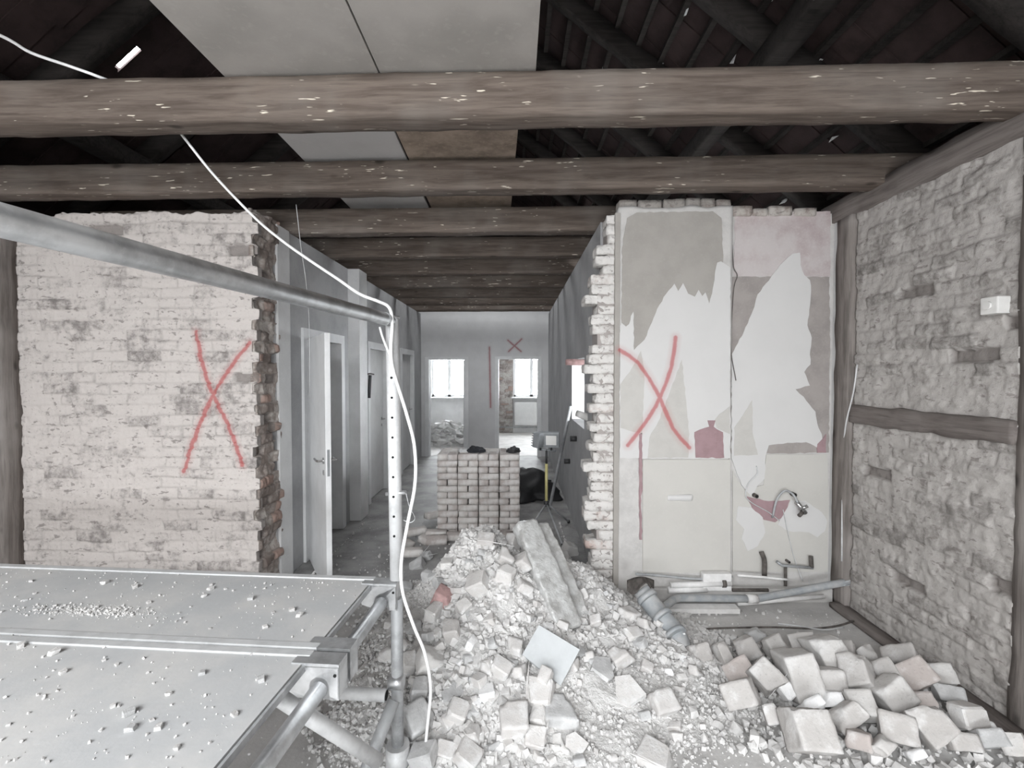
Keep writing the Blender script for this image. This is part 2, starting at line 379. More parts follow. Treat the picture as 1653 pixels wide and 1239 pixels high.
# ------------------------------------------------------------------ brick wall builder
def brickwall(name, org, u, v, W, H, mat, res=.01, bl=.25, bh=.077, mort=.012, depth=.008, amp=.006, holes=.015, thick=.1,
              top=None, left=None, right=None, seed=0, jitter=.012, parent=None, rough_s=12):
    u = Vector(u).normalized(); v = Vector(v).normalized(); n = u.cross(v)
    nu = int(W / res) + 1; nv = int(H / res) + 1
    U, Vv = np.meshgrid(np.linspace(0, W, nu), np.linspace(0, H, nv))
    if left: U = np.maximum(U, left(Vv))
    if right: U = np.minimum(U, right(Vv))
    if top: Vv = np.minimum(Vv, top(U))
    pts = np.stack([U, Vv, np.full_like(U, seed * 5.3)], -1)
    wu = U + fbm(pts, 5, 2) * jitter; wv = Vv + fbm(pts + 31, 4, 2) * jitter * .9
    row = np.floor(wv / bh); off = (row % 2) * bl / 2 + _h(row.astype(int), row.astype(int) * 0 + 3, row.astype(int) * 0 + seed) * .05
    cu = (wu + off) / bl; ci = np.floor(cu); fu = (cu - ci) * bl; fv = (wv / bh - row) * bh
    d = np.minimum(np.minimum(fu, bl - fu), np.minimum(fv, bh - fv))
    rnd = _h(ci.astype(int) + 57, row.astype(int) + 91, np.full_like(ci, seed).astype(int))
    rnd2 = _h(ci.astype(int) + 17, row.astype(int) + 33, np.full_like(ci, seed + 4).astype(int))
    jm = np.clip(1 - (d + fbm(pts, 30, 2) * .004) / mort, 0, 1)
    jstr = np.clip(.55 + fbm(pts + 7, 2.5, 2) * .9, 0, 1)          # some joints washed over
    hole = ((rnd2 < holes) & (d > .004 + .006 * fbm(pts, 25, 1))).astype(float)
    disp = (rnd - .5) * depth * 2 * (1 - jm) - jm * .011 * jstr + fbm(pts, rough_s, 4) * amp + fbm(pts + 3, rough_s * 4, 2) * amp * .35 - hole * .035
    O = np.array(org); un = np.array(u); vn = np.array(v); nn = np.array(n)
    G = O + U[..., None] * un + Vv[..., None] * vn + disp[..., None] * nn
    V = G.reshape(-1, 3); idx = np.arange(nu * nv).reshape(nv, nu)
    F = np.stack([idx[:-1, :-1], idx[:-1, 1:], idx[1:, 1:], idx[1:, :-1]], -1).reshape(-1, 4)
    # rim and back
    loop = list(idx[0, :]) + list(idx[1:, -1]) + list(idx[-1, -2::-1]) + list(idx[-2:0:-1, 0])
    Ub = U.reshape(-1)[loop]; Vb = Vv.reshape(-1)[loop]
    back = O + Ub[:, None] * un + Vb[:, None] * vn - thick * nn
    b0 = len(V); V = np.vstack([V, back]); L = len(loop)
    FF = F.tolist() + [[loop[(i + 1) % L], loop[i], b0 + i, b0 + (i + 1) % L] for i in range(L)] + [list(range(b0 + L - 1, b0 - 1, -1))]
    z = np.zeros(L)
    return finish(name, V, FF, mat, parent, recalc=False, smooth=True,
                  attrs={'br': np.concatenate([rnd.reshape(-1), z + .5]), 'mo': np.concatenate([(jm * jstr).reshape(-1), z]), 'ho': np.concatenate([hole.reshape(-1), z])})
def course_steps(seed, bh, lo, hi, base=0.):
    def f(V):
        row = np.floor(V / bh).astype(int); k = _h(row, row * 0 + seed, row * 0 + 5); alt = (row % 2)
        return base + lo + (hi - lo) * (.55 * alt + .45 * k)
    return f

# ------------------------------------------------------------------ the setting
LX, RX = -3.68, 2.36
CL = -1.89      # corridor left wall face
CR = .66        # corridor right wall face
# floors
struct(cbox('floor', (-3.9, -3.6, -.2), (2.6, 3.7, 0), M['floor']))
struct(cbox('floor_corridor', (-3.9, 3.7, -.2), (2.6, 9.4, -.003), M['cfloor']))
struct(cbox('floor_far', (-3.9, 9.4, -.2), (2.6, 13.3, 0.0), M['ffloor']))
# left side wall
struct(cbox('wall_left', (LX - .3, -3.6, 0), (LX, 3.7, 2.8), M['brickfar']))
# left partition, limewashed bricks
topL = lambda U: 2.845 + .030 * vnoise(np.stack([U, U * 0, U * 0], -1), 9) + .014 * vnoise(np.stack([U, U * 0, U * 0 + 3], -1), 38) - .02 * (U < .35)
struct(brickwall('wall_partition', (LX + .01, LY, 0), (1, 0, 0), (0, 0, 1), 1.83, 2.92, M['brickL'], res=.008, depth=.008, amp=.006, holes=.02, mort=.010, jitter=.016,
                 thick=.05, top=topL, right=course_steps(3, .077, 1.755, 1.82), left=course_steps(8, .077, .0, .035), seed=1))
# its broken end, receding into the corridor
e = struct(brickwall('wall_partition_end', (CL + .01, LY + .012, 0), (0, 1, 0), (0, 0, 1), .34, 2.88, M['brickB'], res=.009, bl=.13, depth=.028, amp=.014,
                 holes=.10, thick=.045, seed=2, rough_s=9, right=course_steps(4, .077, .28, .33)))
struct(cbox('wall_partition_core', (LX, LY + .055, 0), (CL - .05, LY + .33, 2.75), M['brickB']))
# plastered partition on the right
Pw0 = P(998, 600, RY).x; Pw1 = P(1180, 600, RY).x
RY2 = RY + .045
def plaster_slab(name, x0, x1, y, z1, mat, seed):
    nu = int((x1 - x0) / .02); nv = int(z1 / .02)
    U, Vv = np.meshgrid(np.linspace(x0, x1, nu), np.linspace(0, z1, nv))
    Vv = Vv * (1 - .012 * (1 + vnoise(np.stack([U, U * 0, U * 0], -1), 9)) / 1) if True else Vv
    p = np.stack([U, Vv, U * 0 + seed], -1); Y = y + fbm(p, 6, 3) * .003
    V = np.stack([U, Y, Vv], -1).reshape(-1, 3); idx = np.arange(nu * nv).reshape(nv, nu)
    F = np.stack([idx[:-1, :-1], idx[:-1, 1:], idx[1:, 1:], idx[1:, :-1]], -1).reshape(-1, 4).tolist()
    loop = list(idx[0, :]) + list(idx[1:, -1]) + list(idx[-1, -2::-1]) + list(idx[-2:0:-1, 0])
    bk = V[loop].copy(); bk[:, 1] = y + .2; b0 = len(V); V = np.vstack([V, bk]); L = len(loop)
    F += [[loop[(i + 1) % L], loop[i], b0 + i, b0 + (i + 1) % L] for i in range(L)] + [list(range(b0 + L - 1, b0 - 1, -1))]
    return finish(name, V, F, mat, recalc=False, smooth=True)
wp = struct(plaster_slab('wall_plastered', Pw0, Pw1, RY, P(1100, 326, RY).z, M['plas'], 1))
wq = struct(plaster_slab('wall_plastered_right', Pw1, RX + .02, RY2, P(1250, 335, RY2).z, M['plas'], 2))
def patch(name, pts, y, mat, t, parent, label=None, subdiv=True, seed=0):
    """thin torn layer on the wall: outline extruded by its thickness"""
    rr = random.Random(seed + len(pts)); q = []
    W_ = [P(x, yy, y) for x, yy in pts]
    for i, a in enumerate(W_):
        b = W_[(i + 1) % len(W_)]; q.append(a); L = (b - a).length; k = int(L / .03) if subdiv else 0
        nrm = Vector((-(b - a).z, 0, (b - a).x)).normalized()
        for j in range(1, k):
            q.append(a.lerp(b, j / k) + nrm * rr.uniform(-.004, .004))
    from mathutils.geometry import delaunay_2d_cdt
    n = len(q); vc, ed_, fc, _, _, _ = delaunay_2d_cdt([Vector((a.x, a.z)) for a in q], [], [list(range(n))], 1, 1e-5)
    m_ = len(vc); V = [Vector((a.x, y - t, a.y)) for a in vc] + [Vector((a.x, y + .002, a.y)) for a in vc]
    F2 = [tuple(f) for f in fc]; cnt_ = {}
    for f in fc:
        for i in range(len(f)): k_ = tuple(sorted((f[i], f[(i + 1) % len(f)]))); cnt_.setdefault(k_, []).append((f[i], f[(i + 1) % len(f)]))
    F2 += [(v[0][1], v[0][0], v[0][0] + m_, v[0][1] + m_) for v in cnt_.values() if len(v) == 1]
    F2 += [tuple(i + m_ for i in f)[::-1] for f in fc]
    o = finish(name, V, F2, mat, parent)
    if label: o['label'] = label
    return o
patch('paper_patch', [(1012, 352), (1028, 343), (1150, 341), (1164, 352), (1168, 440), (1164, 560), (1025, 620), (1003, 560), (1004, 400)], RY, M['paperG'], .006, wp, 'warm grey paste layer left on the upper wall')
patch('paper_patch', [(1000, 565), (1000, 526), (1003, 521), (1010, 527), (1015, 523), (1018, 510), (1022, 503), (1023, 565), (1040, 548), (1052, 520), (1064, 492), (1075, 474), (1088, 458), (1094, 470), (1102, 457), (1110, 474),
      (1121, 479), (1127, 468), (1133, 478), (1138, 472), (1144, 490), (1150, 465), (1157, 424), (1163, 422), (1178, 432), (1178, 739), (1000, 739)], RY, M['paperW'], .009, wp, 'torn white wallpaper')
patch('paper_patch', [(1100, 580), (1106, 640), (1112, 700), (1110, 738), (1045, 738), (1048, 705), (1062, 680), (1078, 640)], RY, M['paperL'], .0105, wp, 'pale grey showing between torn strips')
patch('paper_patch', [(1001, 620), (1016, 600), (1034, 566), (1040, 600), (1036, 700), (1001, 690)], RY, M['paperL'], .0105, wp)
patch('paper_patch', [(1122, 738), (1120, 697), (1137, 690), (1144, 688), (1141, 678), (1154, 678), (1151, 688), (1156, 692), (1166, 697), (1168, 738)], RY, M['mauve'], .012, wp, 'mauve painted patch shaped like a flask')
patch('paper_patch', [(1177, 655), (1160, 668), (1153, 677), (1156, 690), (1168, 696), (1177, 700)], RY, M['paperL'], .0105, wp)
patch('wall_panel', [(1037, 741), (1178, 741), (1178, 923), (1037, 923)], RY, M['panel'], .011, wp, 'plain beige panel', subdiv=False)
patch('paper_patch', [(1031, 700), (1036, 698), (1037, 790), (1034, 800), (1036, 870), (1032, 870), (1031, 790)], RY, M['mauve'], .0105, wp)
V, F = rough_vf(.19, .03, .05, .02, .012, 5); q = P(1097, 803, RY - .01)
finish('mortar_scar', [Vector(v) + q for v in V], F, M['paperW'], wp, recalc=False, smooth=True)
patch('paper_patch', [(1186, 341), (1340, 341), (1340, 446), (1184, 446)], RY2, M['pink'], .004, wq, 'pinkish stained plaster at the top')
patch('paper_patch', [(1180, 447), (1338, 447), (1339, 560), (1337, 730), (1180, 732)], RY2, M['paperB'], .006, wq, 'taupe paste layer')
patch('paper_patch', [(1262, 424), (1278, 410), (1290, 408), (1291, 428), (1297, 444), (1306, 452), (1308, 470), (1305, 500), (1302, 525), (1309, 545), (1306, 572), (1307, 588), (1297, 600), (1306, 622), (1283, 628), (1296, 640),
      (1305, 652), (1315, 664), (1320, 690), (1325, 700), (1327, 724), (1318, 722), (1300, 713), (1270, 714), (1240, 718), (1235, 735), (1233, 772), (1222, 782), (1212, 800), (1196, 782), (1180, 740), (1180, 572), (1200, 535), (1217, 495), (1222, 475)], RY2, M['paperW'], .01, wq, 'large torn white wallpaper remnant')
patch('paper_patch', [(1184, 735), (1184, 690), (1198, 670), (1213, 645), (1214, 700), (1222, 733)], RY2, M['paperL'], .0115, wq)
patch('wall_panel', [(1236, 733), (1334, 733), (1336, 800), (1335, 922), (1182, 922), (1182, 760), (1200, 790), (1232, 782)], RY2, M['panel'], .008, wq, 'lower beige panel', subdiv=False)
patch('paper_patch', [(1204, 800), (1240, 808), (1274, 806), (1266, 832), (1250, 842), (1232, 838), (1214, 822)], RY2, M['mauve'], .0105, wq, 'mauve paint around the pipe stubs')
patch('paper_patch', [(1190, 816), (1212, 818), (1230, 834), (1234, 858), (1222, 880), (1206, 888), (1196, 868), (1200, 852), (1187, 838)], RY2, M['paperW'], .0118, wq, 'white plaster filler patch')
patch('paper_patch', [(1276, 806), (1300, 808), (1325, 826), (1334, 840), (1330, 856), (1318, 866), (1304, 858), (1272, 856), (1254, 846), (1262, 832)], RY2, M['paperW'], .0118, wq, 'white plaster filler patch on the right')
patch('paper_patch', [(1318, 716), (1332, 700), (1332, 730), (1318, 730)], RY2, M['mauve'], .0118, wq)
# crumbling brick crown on the plastered wall
cr = MB()
x = Pw0
while x < RX - .15:
    L = random.uniform(.1, .22); h = random.uniform(.02, .055) if x < 1.52 else random.uniform(.0, .03); z0 = (P(1100, 326, RY).z if x < 1.5 else P(1100, 337, RY).z) - .045
    Vq, Fq = rough_vf(L, .12, .05 + h, .03, .009, x * 9, .01); cr.add([Vector(a) + Vector((x + L / 2, RY + .075, z0 + (.05 + h) / 2)) for a in Vq], Fq); x += L + .005
cr.build('broken_crown', M['brickB'], wp, recalc=False, smooth=True)
# toothed broken brick end beside it
mw = MB()
nrow = int(2.9 / .0735); z = 0
for r in range(nrow):
    h = .064; ext = [.15, .20][(r + int(random.random() * 1.4)) % 2] + random.uniform(-.04, .04)
    if r > 32: ext -= .06
    Vq, Fq = rough_vf(ext + .03, .17, h + random.uniform(0, .012), .022, .009, r * 2.3, .012, ns=16)
    mw.add([Vector(a) + Vector((Pw0 + .012 - (ext + .03) / 2, RY + .1 + random.uniform(-.012, .02), z + h / 2)) for a in Vq], Fq); z += .0735
at0 = len(mw.V)
tw = mw.build('wall_broken_edge', M['brickW'], recalc=False, smooth=True); struct(tw)
for k, val in (('br', None), ('mo', 0), ('ho', 0)):
    a = tw.data.attributes.new(k, 'FLOAT', 'POINT')
    a.data.foreach_set('value', np.repeat(rng.random(nrow), math.ceil(at0 / nrow))[:at0] if val is None else np.zeros(at0))
mm = MB(); mm.box((Pw0 - .15, RY + .03, 0), (Pw0 + .02, RY + .26, 2.4)); mm.box((Pw0 - .08, RY + .04, 2.4), (Pw0 + .02, RY + .26, 2.84)); o = mm.build('joint_mortar', M['paperB'], tw)
mm = MB(); mm.box((Pw0 - .03, RY - .012, 0), (Pw0 + .006, RY + .06, 2.86)); o = mm.build('plaster_lip', M['paperG'], tw)
# right side wall: timber frame with mortared brick infill
struct(brickwall('wall_right', (RX + .012, 3.27, 0), (0, -1, 0), (0, 0, 1), 1.07, 1.36, M['brickR'], res=.009, depth=.007, amp=.009, holes=.02, thick=.2, seed=6, rough_s=9, jitter=.016, mort=.014))
struct(brickwall('wall_right_upper', (RX + .012, 3.27, 1.44), (0, -1, 0), (0, 0, 1), 1.07, 1.37, M['brickR'], res=.009, depth=.007, amp=.009, holes=.02, thick=.2, seed=7, rough_s=9, jitter=.016, mort=.014))
struct(brickwall('wall_right_near', (RX, 2.10, 0), (0, -1, 0), (0, 0, 1), 1.2, 2.81, M['brickR'], res=.02, depth=.012, amp=.012, holes=.02, thick=.2, seed=8, rough_s=8))
struct(cbox('wall_right_rear', (RX, -3.6, 0), (RX + .2, .9, 2.8), M['brickfar']))
def timber(name, a, b, w, h, mat, label, cat='timber', group=None, amp=.006, seed=0, up=Vector((0, 0, 1)), res=.05):
    Mx, L = along(a, b, up); o = rough(name, L, w, h, Mx, mat, amp=amp, seed=seed, res=res, nmax=120, bev=.01)
    return tag(o, label, cat, group)
timber('timber_post', (RX + .055, 3.355, 0), (RX + .055, 3.355, 2.80), .155, .15, M['woodZ'], 'old grey timber post in the corner between the plastered wall and rough brick wall', 'post', up=Vector((1, 0, 0)), seed=3)
timber('timber_post', (RX + .06, 2.145, 0), (RX + .06, 2.145, 2.80), .13, .115, M['woodZ'], 'old timber post in the right wall at the picture edge, beside the switch', 'post', up=Vector((1, 0, 0)), seed=5)
timber('timber_rail', (RX + .042, 3.29, 1.41), (RX + .042, 2.2, 1.41), .115, .125, M['woodY'], 'splintered horizontal timber rail set in the rough right wall', 'rail', amp=.012, seed=8, res=.025)
timber('timber_rail', (RX + .055, 2.09, .98), (RX + .055, 1.0, .98), .115, .10, M['woodY'], 'short timber rail at the right picture edge below the switch', 'rail', seed=9)
timber('wall_plate', (RX + .08, 3.62, 2.87), (RX + .08, -1.5, 2.87), .2, .15, M['woodY'], 'long timber wall plate lying on the right brick wall under the ceiling beams', 'beam', amp=.012, seed=4)
# floor strip timber along the right wall
timber('sill_timber', (RX - .04, 3.34, .02), (RX - .04, 1.2, .02), .10, .04, M['woodY'], 'grey dusty sill strip on the floor along the right wall', 'timber', seed=14)
timber('timber_post', (LX + .02, LY - .07, 0), (LX + .02, LY - .07, 2.8), .15, .12, M['woodZ'], 'dark timber post at the left picture edge beside the limewashed wall', 'post', up=Vector((1, 0, 0)), seed=15, amp=.012)
# rear wall with the three daylight openings (behind the photographer)
rw = MB()
cur = -3.98
for wx in (-2.45, -.35, 1.55):
    rw.box((cur, -3.6, 0), (wx - .45, -3.4, 2.8)); rw.box((wx - .45, -3.6, 0), (wx + .45, -3.4, .8)); rw.box((wx - .45, -3.6, 1.4), (wx + .45, -3.4, 2.8)); cur = wx + .45
rw.box((cur, -3.6, 0), (2.56, -3.4, 2.8))
struct(rw.build('wall_rear', M['room']))

# ------------------------------------------------------------------ corridor
def wall_open(name, axis, pos, thick, a0, a1, H, opens, mat):
    """wall along an axis with rectangular openings (o0, o1, z0, z1)"""
    mb = MB()
    def b(s0, s1, z0, z1):
        if axis == 'y': mb.box((min(pos, pos + thick), s0, z0), (max(pos, pos + thick), s1, z1))
        else: mb.box((s0, min(pos, pos + thick), z0), (s1, max(pos, pos + thick), z1))
    cur = a0
    for o0, o1, z0, z1 in sorted(opens):
        b(cur, o0, 0, H)
        if z0 > 0: b(o0, o1, 0, z0)
        if z1 < H: b(o0, o1, z1, H)
        cur = o1
    b(cur, a1, 0, H)
    return struct(mb.build(name, mat))
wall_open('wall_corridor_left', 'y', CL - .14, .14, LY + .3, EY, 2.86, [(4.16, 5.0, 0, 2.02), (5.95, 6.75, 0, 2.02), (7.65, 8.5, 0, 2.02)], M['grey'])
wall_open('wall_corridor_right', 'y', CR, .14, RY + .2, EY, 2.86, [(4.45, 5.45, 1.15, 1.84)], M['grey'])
wall_open('wall_end', 'x', EY, .16, CL - .2, CR + .2, 3.2, [(-1.76, -.99, 0, 1.97), (-.36, .47, 0, 1.98)], M['end'])
# light plaster behind the broken opening in the right wall
struct(cbox('wall_opening_reveal', (CR, 5.435, 1.15), (CR + .14, 5.452, 1.84), M['paperW']))
wall_open('wall_side_right', 'y', RX, .2, 3.3, 13.3, 2.8, [(4.0, 5.2, .9, 2.1)], M['room'])
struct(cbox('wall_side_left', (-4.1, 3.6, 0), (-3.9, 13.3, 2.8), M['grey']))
struct(cbox('wall_side_partition', (CR + .14, 5.6, 0), (RX, 5.7, 2.8), M['room']))
bk = rough('loose_brick', .24, .11, .065, Matrix.Translation((CR - .03, 4.75, 1.80)), M['redbrick'], seed=3)
tag(bk, 'reddish brick sticking out above the opening in the corridor wall', 'brick')
pb = rough('loose_brick', .2, .11, .065, Matrix.Translation((CR - .0, 4.3, 1.28)) @ Euler((0, .4, .3)).to_matrix().to_4x4(), M['frag'], seed=4)
tag(pb, 'broken grey brick jutting from the lower edge of the corridor wall opening', 'brick')
# plaster nib next to the broken end, and projecting duct
struct(cbox('trim_1', (CL - .01, 3.66, 0), (CL + .02, 3.86, 2.86), M['room'], bev=.004))
struct(cbox('trim_2', (CL - .01, 5.25, 0), (CL + .13, 5.52, 2.86), M['room'], bev=.004))
def door_frame(n, y0, y1, z1, x=CL, leaf=None):
    mb = MB()
    for a, b in ((y0 - .07, y0 + .02), (y1 - .02, y1 + .07)): mb.box((x - .15, a, 0), (x + .025, b, z1 + .07))
    mb.box((x - .15, y0 + .02, z1 - .02), (x + .025, y1 - .02, z1 + .07))
    return mb.build('door_frame', M['white'])
def handle(pos, dirv, out, parent):
    """lever handle: rose plate, neck and lever"""
    mb = MB(); p = Vector(pos); d = Vector(dirv).normalized(); o = Vector(out).normalized()
    V, F = tube_vf([p, p + o * .008], .025, 14); mb.add(V, F)
    V, F = tube_vf([p, p + o * .045, p + o * .05 + d * .01, p + o * .05 + d * .12], .009, 10); mb.add(V, F)
    q = p - Vector((0, 0, .09)); V, F = tube_vf([q, q + o * .008], .02, 14); mb.add(V, F)
    return mb.build('door_handle', M['chrome'], parent)
f1 = struct(door_frame(1, 4.16, 5.0, 2.02)); f1.name = 'door_1'
# open leaf, hinged on the near jamb
h0 = Vector((CL + .035, 4.17, 0)); fe = P(528, 600, 3.46); fe.z = 0; dl = (fe - h0).normalized(); nl = Vector((dl.y, -dl.x, 0))
Ml = Matrix((dl, nl, Vector((0, 0, 1)))).transposed().to_4x4(); Ml.translation = h0
leaf = struct(cbox('door_2', (0, -.02, .01), (.86, .02, 1.99), M['white'], bev=.003, M=Ml, origin=h0))
for sgn in (-1, 1): handle(Ml @ Vector((.80, sgn * .02, 1.03)), dl * -1, nl * sgn, leaf)
cbox('lock_plate', (.8585, -.009, .92), (.8615, .009, 1.12), M['greyp'], leaf, M=Ml)
for zz in (.3, 1.6): tube('hinge', [h0 + Vector((0, 0, zz)), h0 + Vector((0, 0, zz + .09))], .012, M['chrome'], leaf)
for n, y0, y1 in ((3, 5.95, 6.75), (4, 7.65, 8.5)):
    f = door_frame(n, y0, y1, 2.02); struct(f); f.name = 'door_%d' % n
    lf = cbox('door_leaf', (CL - .075, y0 + .02, .01), (CL - .035, y1 - .02, 2.0), M['room'], f, bev=.003)
    handle((CL - .035, y1 - .1 if n == 4 else y1 - .1, 1.03), (0, -1, 0), (1, 0, 0), f)
hk = empty('coat_hook', P(588, 604, 5.9), 'small dark coat hook with a hanging strap on the corridor wall beside the second door', 'hook')
hk.location.x = CL
hy, hz = hk.location.y, hk.location.z
tube('hook_bar', [(CL + .01, hy - .10, hz), (CL + .05, hy - .02, hz + .01), (CL + .05, hy + .12, hz)], .009, M['rust'], hk)
tube('strap', [(CL + .04, hy, hz - .01), (CL + .035, hy - .01, hz - .15), (CL + .03, hy - .02, hz - .30)], .022, M['blackp'], hk, curve=4, seg=8)
# dark room seen through the first door
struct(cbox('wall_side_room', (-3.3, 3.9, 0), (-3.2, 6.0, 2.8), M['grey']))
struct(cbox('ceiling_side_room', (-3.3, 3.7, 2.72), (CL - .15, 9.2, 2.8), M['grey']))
# frames of the end doors
for n, x0, x1, zt in ((5, -1.76, -.99, 1.97), (6, -.36, .47, 1.98)):
    mb = MB(); mb.box((x0 - .05, EY - .02, 0), (x0 + .025, EY + .18, zt + .03)); mb.box((x1 - .025, EY - .02, 0), (x1 + .05, EY + .18, zt + .03)); mb.box((x0 + .025, EY - .02, zt - .025), (x1 - .025, EY + .18, zt + .03))
    struct(mb.build('door_%d' % n, M['white']))
a = cbox('door_7', (-1.06, EY + .17, .01), (-1.02, EY + .95, 1.94), M['white'], bev=.004); struct(a)
for z0, z1 in ((.2, .85), (1.0, 1.8)): cbox('door_panel', (-1.068, EY + .28, z0), (-1.055, EY + .85, z1), M['room'], a, bev=.003)
# far rooms
wall_open('wall_far', 'x', 13.0, .3, -3.9, 2.6, 2.9, [(-2.35, -1.37, 1.0, 2.3), (-.05, .95, 1.0, 2.3)], M['room'])
struct(cbox('ceiling_far', (-3.9, 9.46, 2.7), (2.6, 13.3, 2.85), M['room']))
struct(cbox('wall_far_left', (-2.7, 9.46, 0), (-2.6, 13.0, 2.7), M['room']))
struct(cbox('wall_far_right', (1.5, 9.46, 0), (1.6, 13.0, 2.7), M['room']))
struct(cbox('wall_far_middle', (-.75, 9.46, 0), (-.65, 13.0, 2.7), M['room']))
struct(brickwall('wall_far_brick', (-.65, 12.97, 0), (1, 0, 0), (0, 0, 1), .58, 2.6, M['brickfar'], res=.03, amp=.006, seed=12, thick=.02))
for n, x0, x1 in ((1, -2.35, -1.37), (2, -.05, .95)):
    mb = MB(); y0, y1 = 13.05, 13.11
    for a, b in (((x0, 1.0), (x0 + .06, 2.3)), ((x1 - .06, 1.0), (x1, 2.3)), ((x0, 1.0), (x1, 1.06)), ((x0, 2.24), (x1, 2.3)), (((x0 + x1) / 2 - .045, 1.0), ((x0 + x1) / 2 + .045, 2.3))):
        mb.box((a[0], y0, a[1]), (b[0], y1, b[1]))
    wd = struct(mb.build('window_%d' % n, M['white']))
    cbox('window_sill', (x0 - .06, 12.85, .955), (x1 + .06, 13.06, .995), M['galvl'], wd, bev=.005)
# radiator below the second far window
rd = MB(); rd.box((-.02, 12.86, .22), (.95, 12.94, .86))
for k in range(16): rd.box((.0 + k * .06, 12.845, .26), (.03 + k * .06, 12.865, .82))
tag(rd.build('radiator', M['radiator']), 'white panel radiator under the window seen through the right end doorway', 'radiator')
rp = tube('heating_pipe', [(-.6, 12.9, .16), (1.2, 12.9, .16)], .018, M['galvd']); tag(rp, 'thin heating pipe along the wall below the far radiator', 'pipe')
# rubble heap in the far left room
def heap(name, cx, cy, rx, ry, h, n, mat, s0, s1):
    mb = MB(); rr = random.Random(3)
    for i in range(n):
        a = rr.uniform(0, 6.28); r = math.sqrt(rr.random()); x = cx + rx * r * math.cos(a); y = cy + ry * r * math.sin(a); z = h * (1 - r * r) * rr.uniform(.85, 1)
        s = rr.uniform(s0, s1); pts = [Vector([(rr.random() - .5) * s * q for q in (1.5, 1.1, .9)]) for _ in range(10)]
        V, F = hull(pts); mb.add([v + Vector((x, y, z + s * .25)) for v in V], F)
    k = 20; V = []; F = []
    for j in range(6):
        for i in range(k):
            a = 6.283 * i / k; r = j / 5; V.append((cx + rx * r * math.cos(a), cy + ry * r * math.sin(a), h * (1 - r * r) * .95))
    for j in range(5):
        for i in range(k): F.append((j * k + i, j * k + (i + 1) % k, (j + 1) * k + (i + 1) % k, (j + 1) * k + i))
    mb.add(V, F)
    return mb.build(name, mat)
tag(heap('rubble_heap', -1.7, 11.2, .75, .8, .42, 260, M['gravel'], .08, .22), 'pale rubble heap on the floor of the room behind the left end doorway', 'rubble', kind='stuff')

# ------------------------------------------------------------------ roof space
RIDX, RIDZ, SL = -.6, 5.9, .80
def roofz(x): return RIDZ - SL * abs(x - RIDX)
mbR = MB(); y0, y1 = -3.9, 13.4
for sgn in (1, -1):
    n = 22
    for i in range(n):                  # overlapping tile courses, lying along the ridge direction
        xa = RIDX + sgn * i * .19; xb = RIDX + sgn * (i + 1) * .19
        ys = [y0, y1]
        if sgn == -1 and i in (12,): ys = [y0, 3.575, 3.625, y1]
        for ya, yb in [(ys[k], ys[k + 1]) for k in range(0, len(ys), 2)]:
            yy = ya
            za, zb = roofz(xa) + .10, roofz(xb) + .085
            cells = max(1, int((yb - ya) / .2)) if ya > -1.0 or True else 1
            st = (yb - ya) / cells
            for c in range(cells):
                p0, p1 = ya + c * st, ya + (c + 1) * st + .004; dz = .012 * (c % 2)
                a = [(xa, p0, za + dz), (xb, p0, zb + dz), (xb, p1, zb + dz), (xa, p1, za + dz)]; bq = [(q[0], q[1], q[2] + .02) for q in a]
                mbR.add(a + bq, [(0, 1, 2, 3), (4, 5, 6, 7), (0, 1, 5, 4), (1, 2, 6, 5), (2, 3, 7, 6), (3, 0, 4, 7)])
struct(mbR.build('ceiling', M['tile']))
gm = MB()
for yy in (-3.75, 13.35):
    gm.add([(-5, yy, 2.6), (4, yy, 2.6), (RIDX, yy, 6.2), (-5, yy + .1, 2.6), (4, yy + .1, 2.6), (RIDX, yy + .1, 6.2)], [(0, 1, 2), (5, 4, 3), (0, 1, 4, 3), (1, 2, 5, 4), (2, 0, 3, 5)])
struct(gm.build('wall_gable', M['dark']))
struct(cbox('roof_edge_right', (RX + .2, -3.6, 2.5), (3.6, 13.3, 2.62), M['dark'])).name = 'trim_3'
struct(cbox('roof_edge_left', (-4.8, -3.6, 2.5), (LX - .2, 13.3, 2.62), M['dark'])).name = 'trim_4'
k = 0
for yy in [x * .98 + .35 for x in range(0, 9)]:
    for sgn in (1, -1):
        xe = RIDX + sgn * 3.75
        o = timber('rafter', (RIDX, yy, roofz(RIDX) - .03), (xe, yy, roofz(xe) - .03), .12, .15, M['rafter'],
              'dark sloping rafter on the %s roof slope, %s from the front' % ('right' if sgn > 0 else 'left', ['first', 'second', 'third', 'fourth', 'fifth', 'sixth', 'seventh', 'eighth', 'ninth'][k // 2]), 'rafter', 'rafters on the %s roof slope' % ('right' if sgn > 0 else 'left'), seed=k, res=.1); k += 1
for i in range(3, 22):
    x = RIDX + i * .19 - .02
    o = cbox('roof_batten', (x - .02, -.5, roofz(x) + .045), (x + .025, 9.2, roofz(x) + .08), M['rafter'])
    tag(o, 'thin dark batten under the right roof tiles, %s row up from the wall plate' % ['lowest', 'second', 'third', 'fourth', 'fifth', 'sixth', 'seventh', 'eighth', 'ninth', 'tenth', 'eleventh', 'twelfth', 'thirteenth', 'fourteenth', 'fifteenth', 'sixteenth', 'seventeenth', 'eighteenth', 'nineteenth'][21 - i], 'batten', 'roof battens on the right slope')
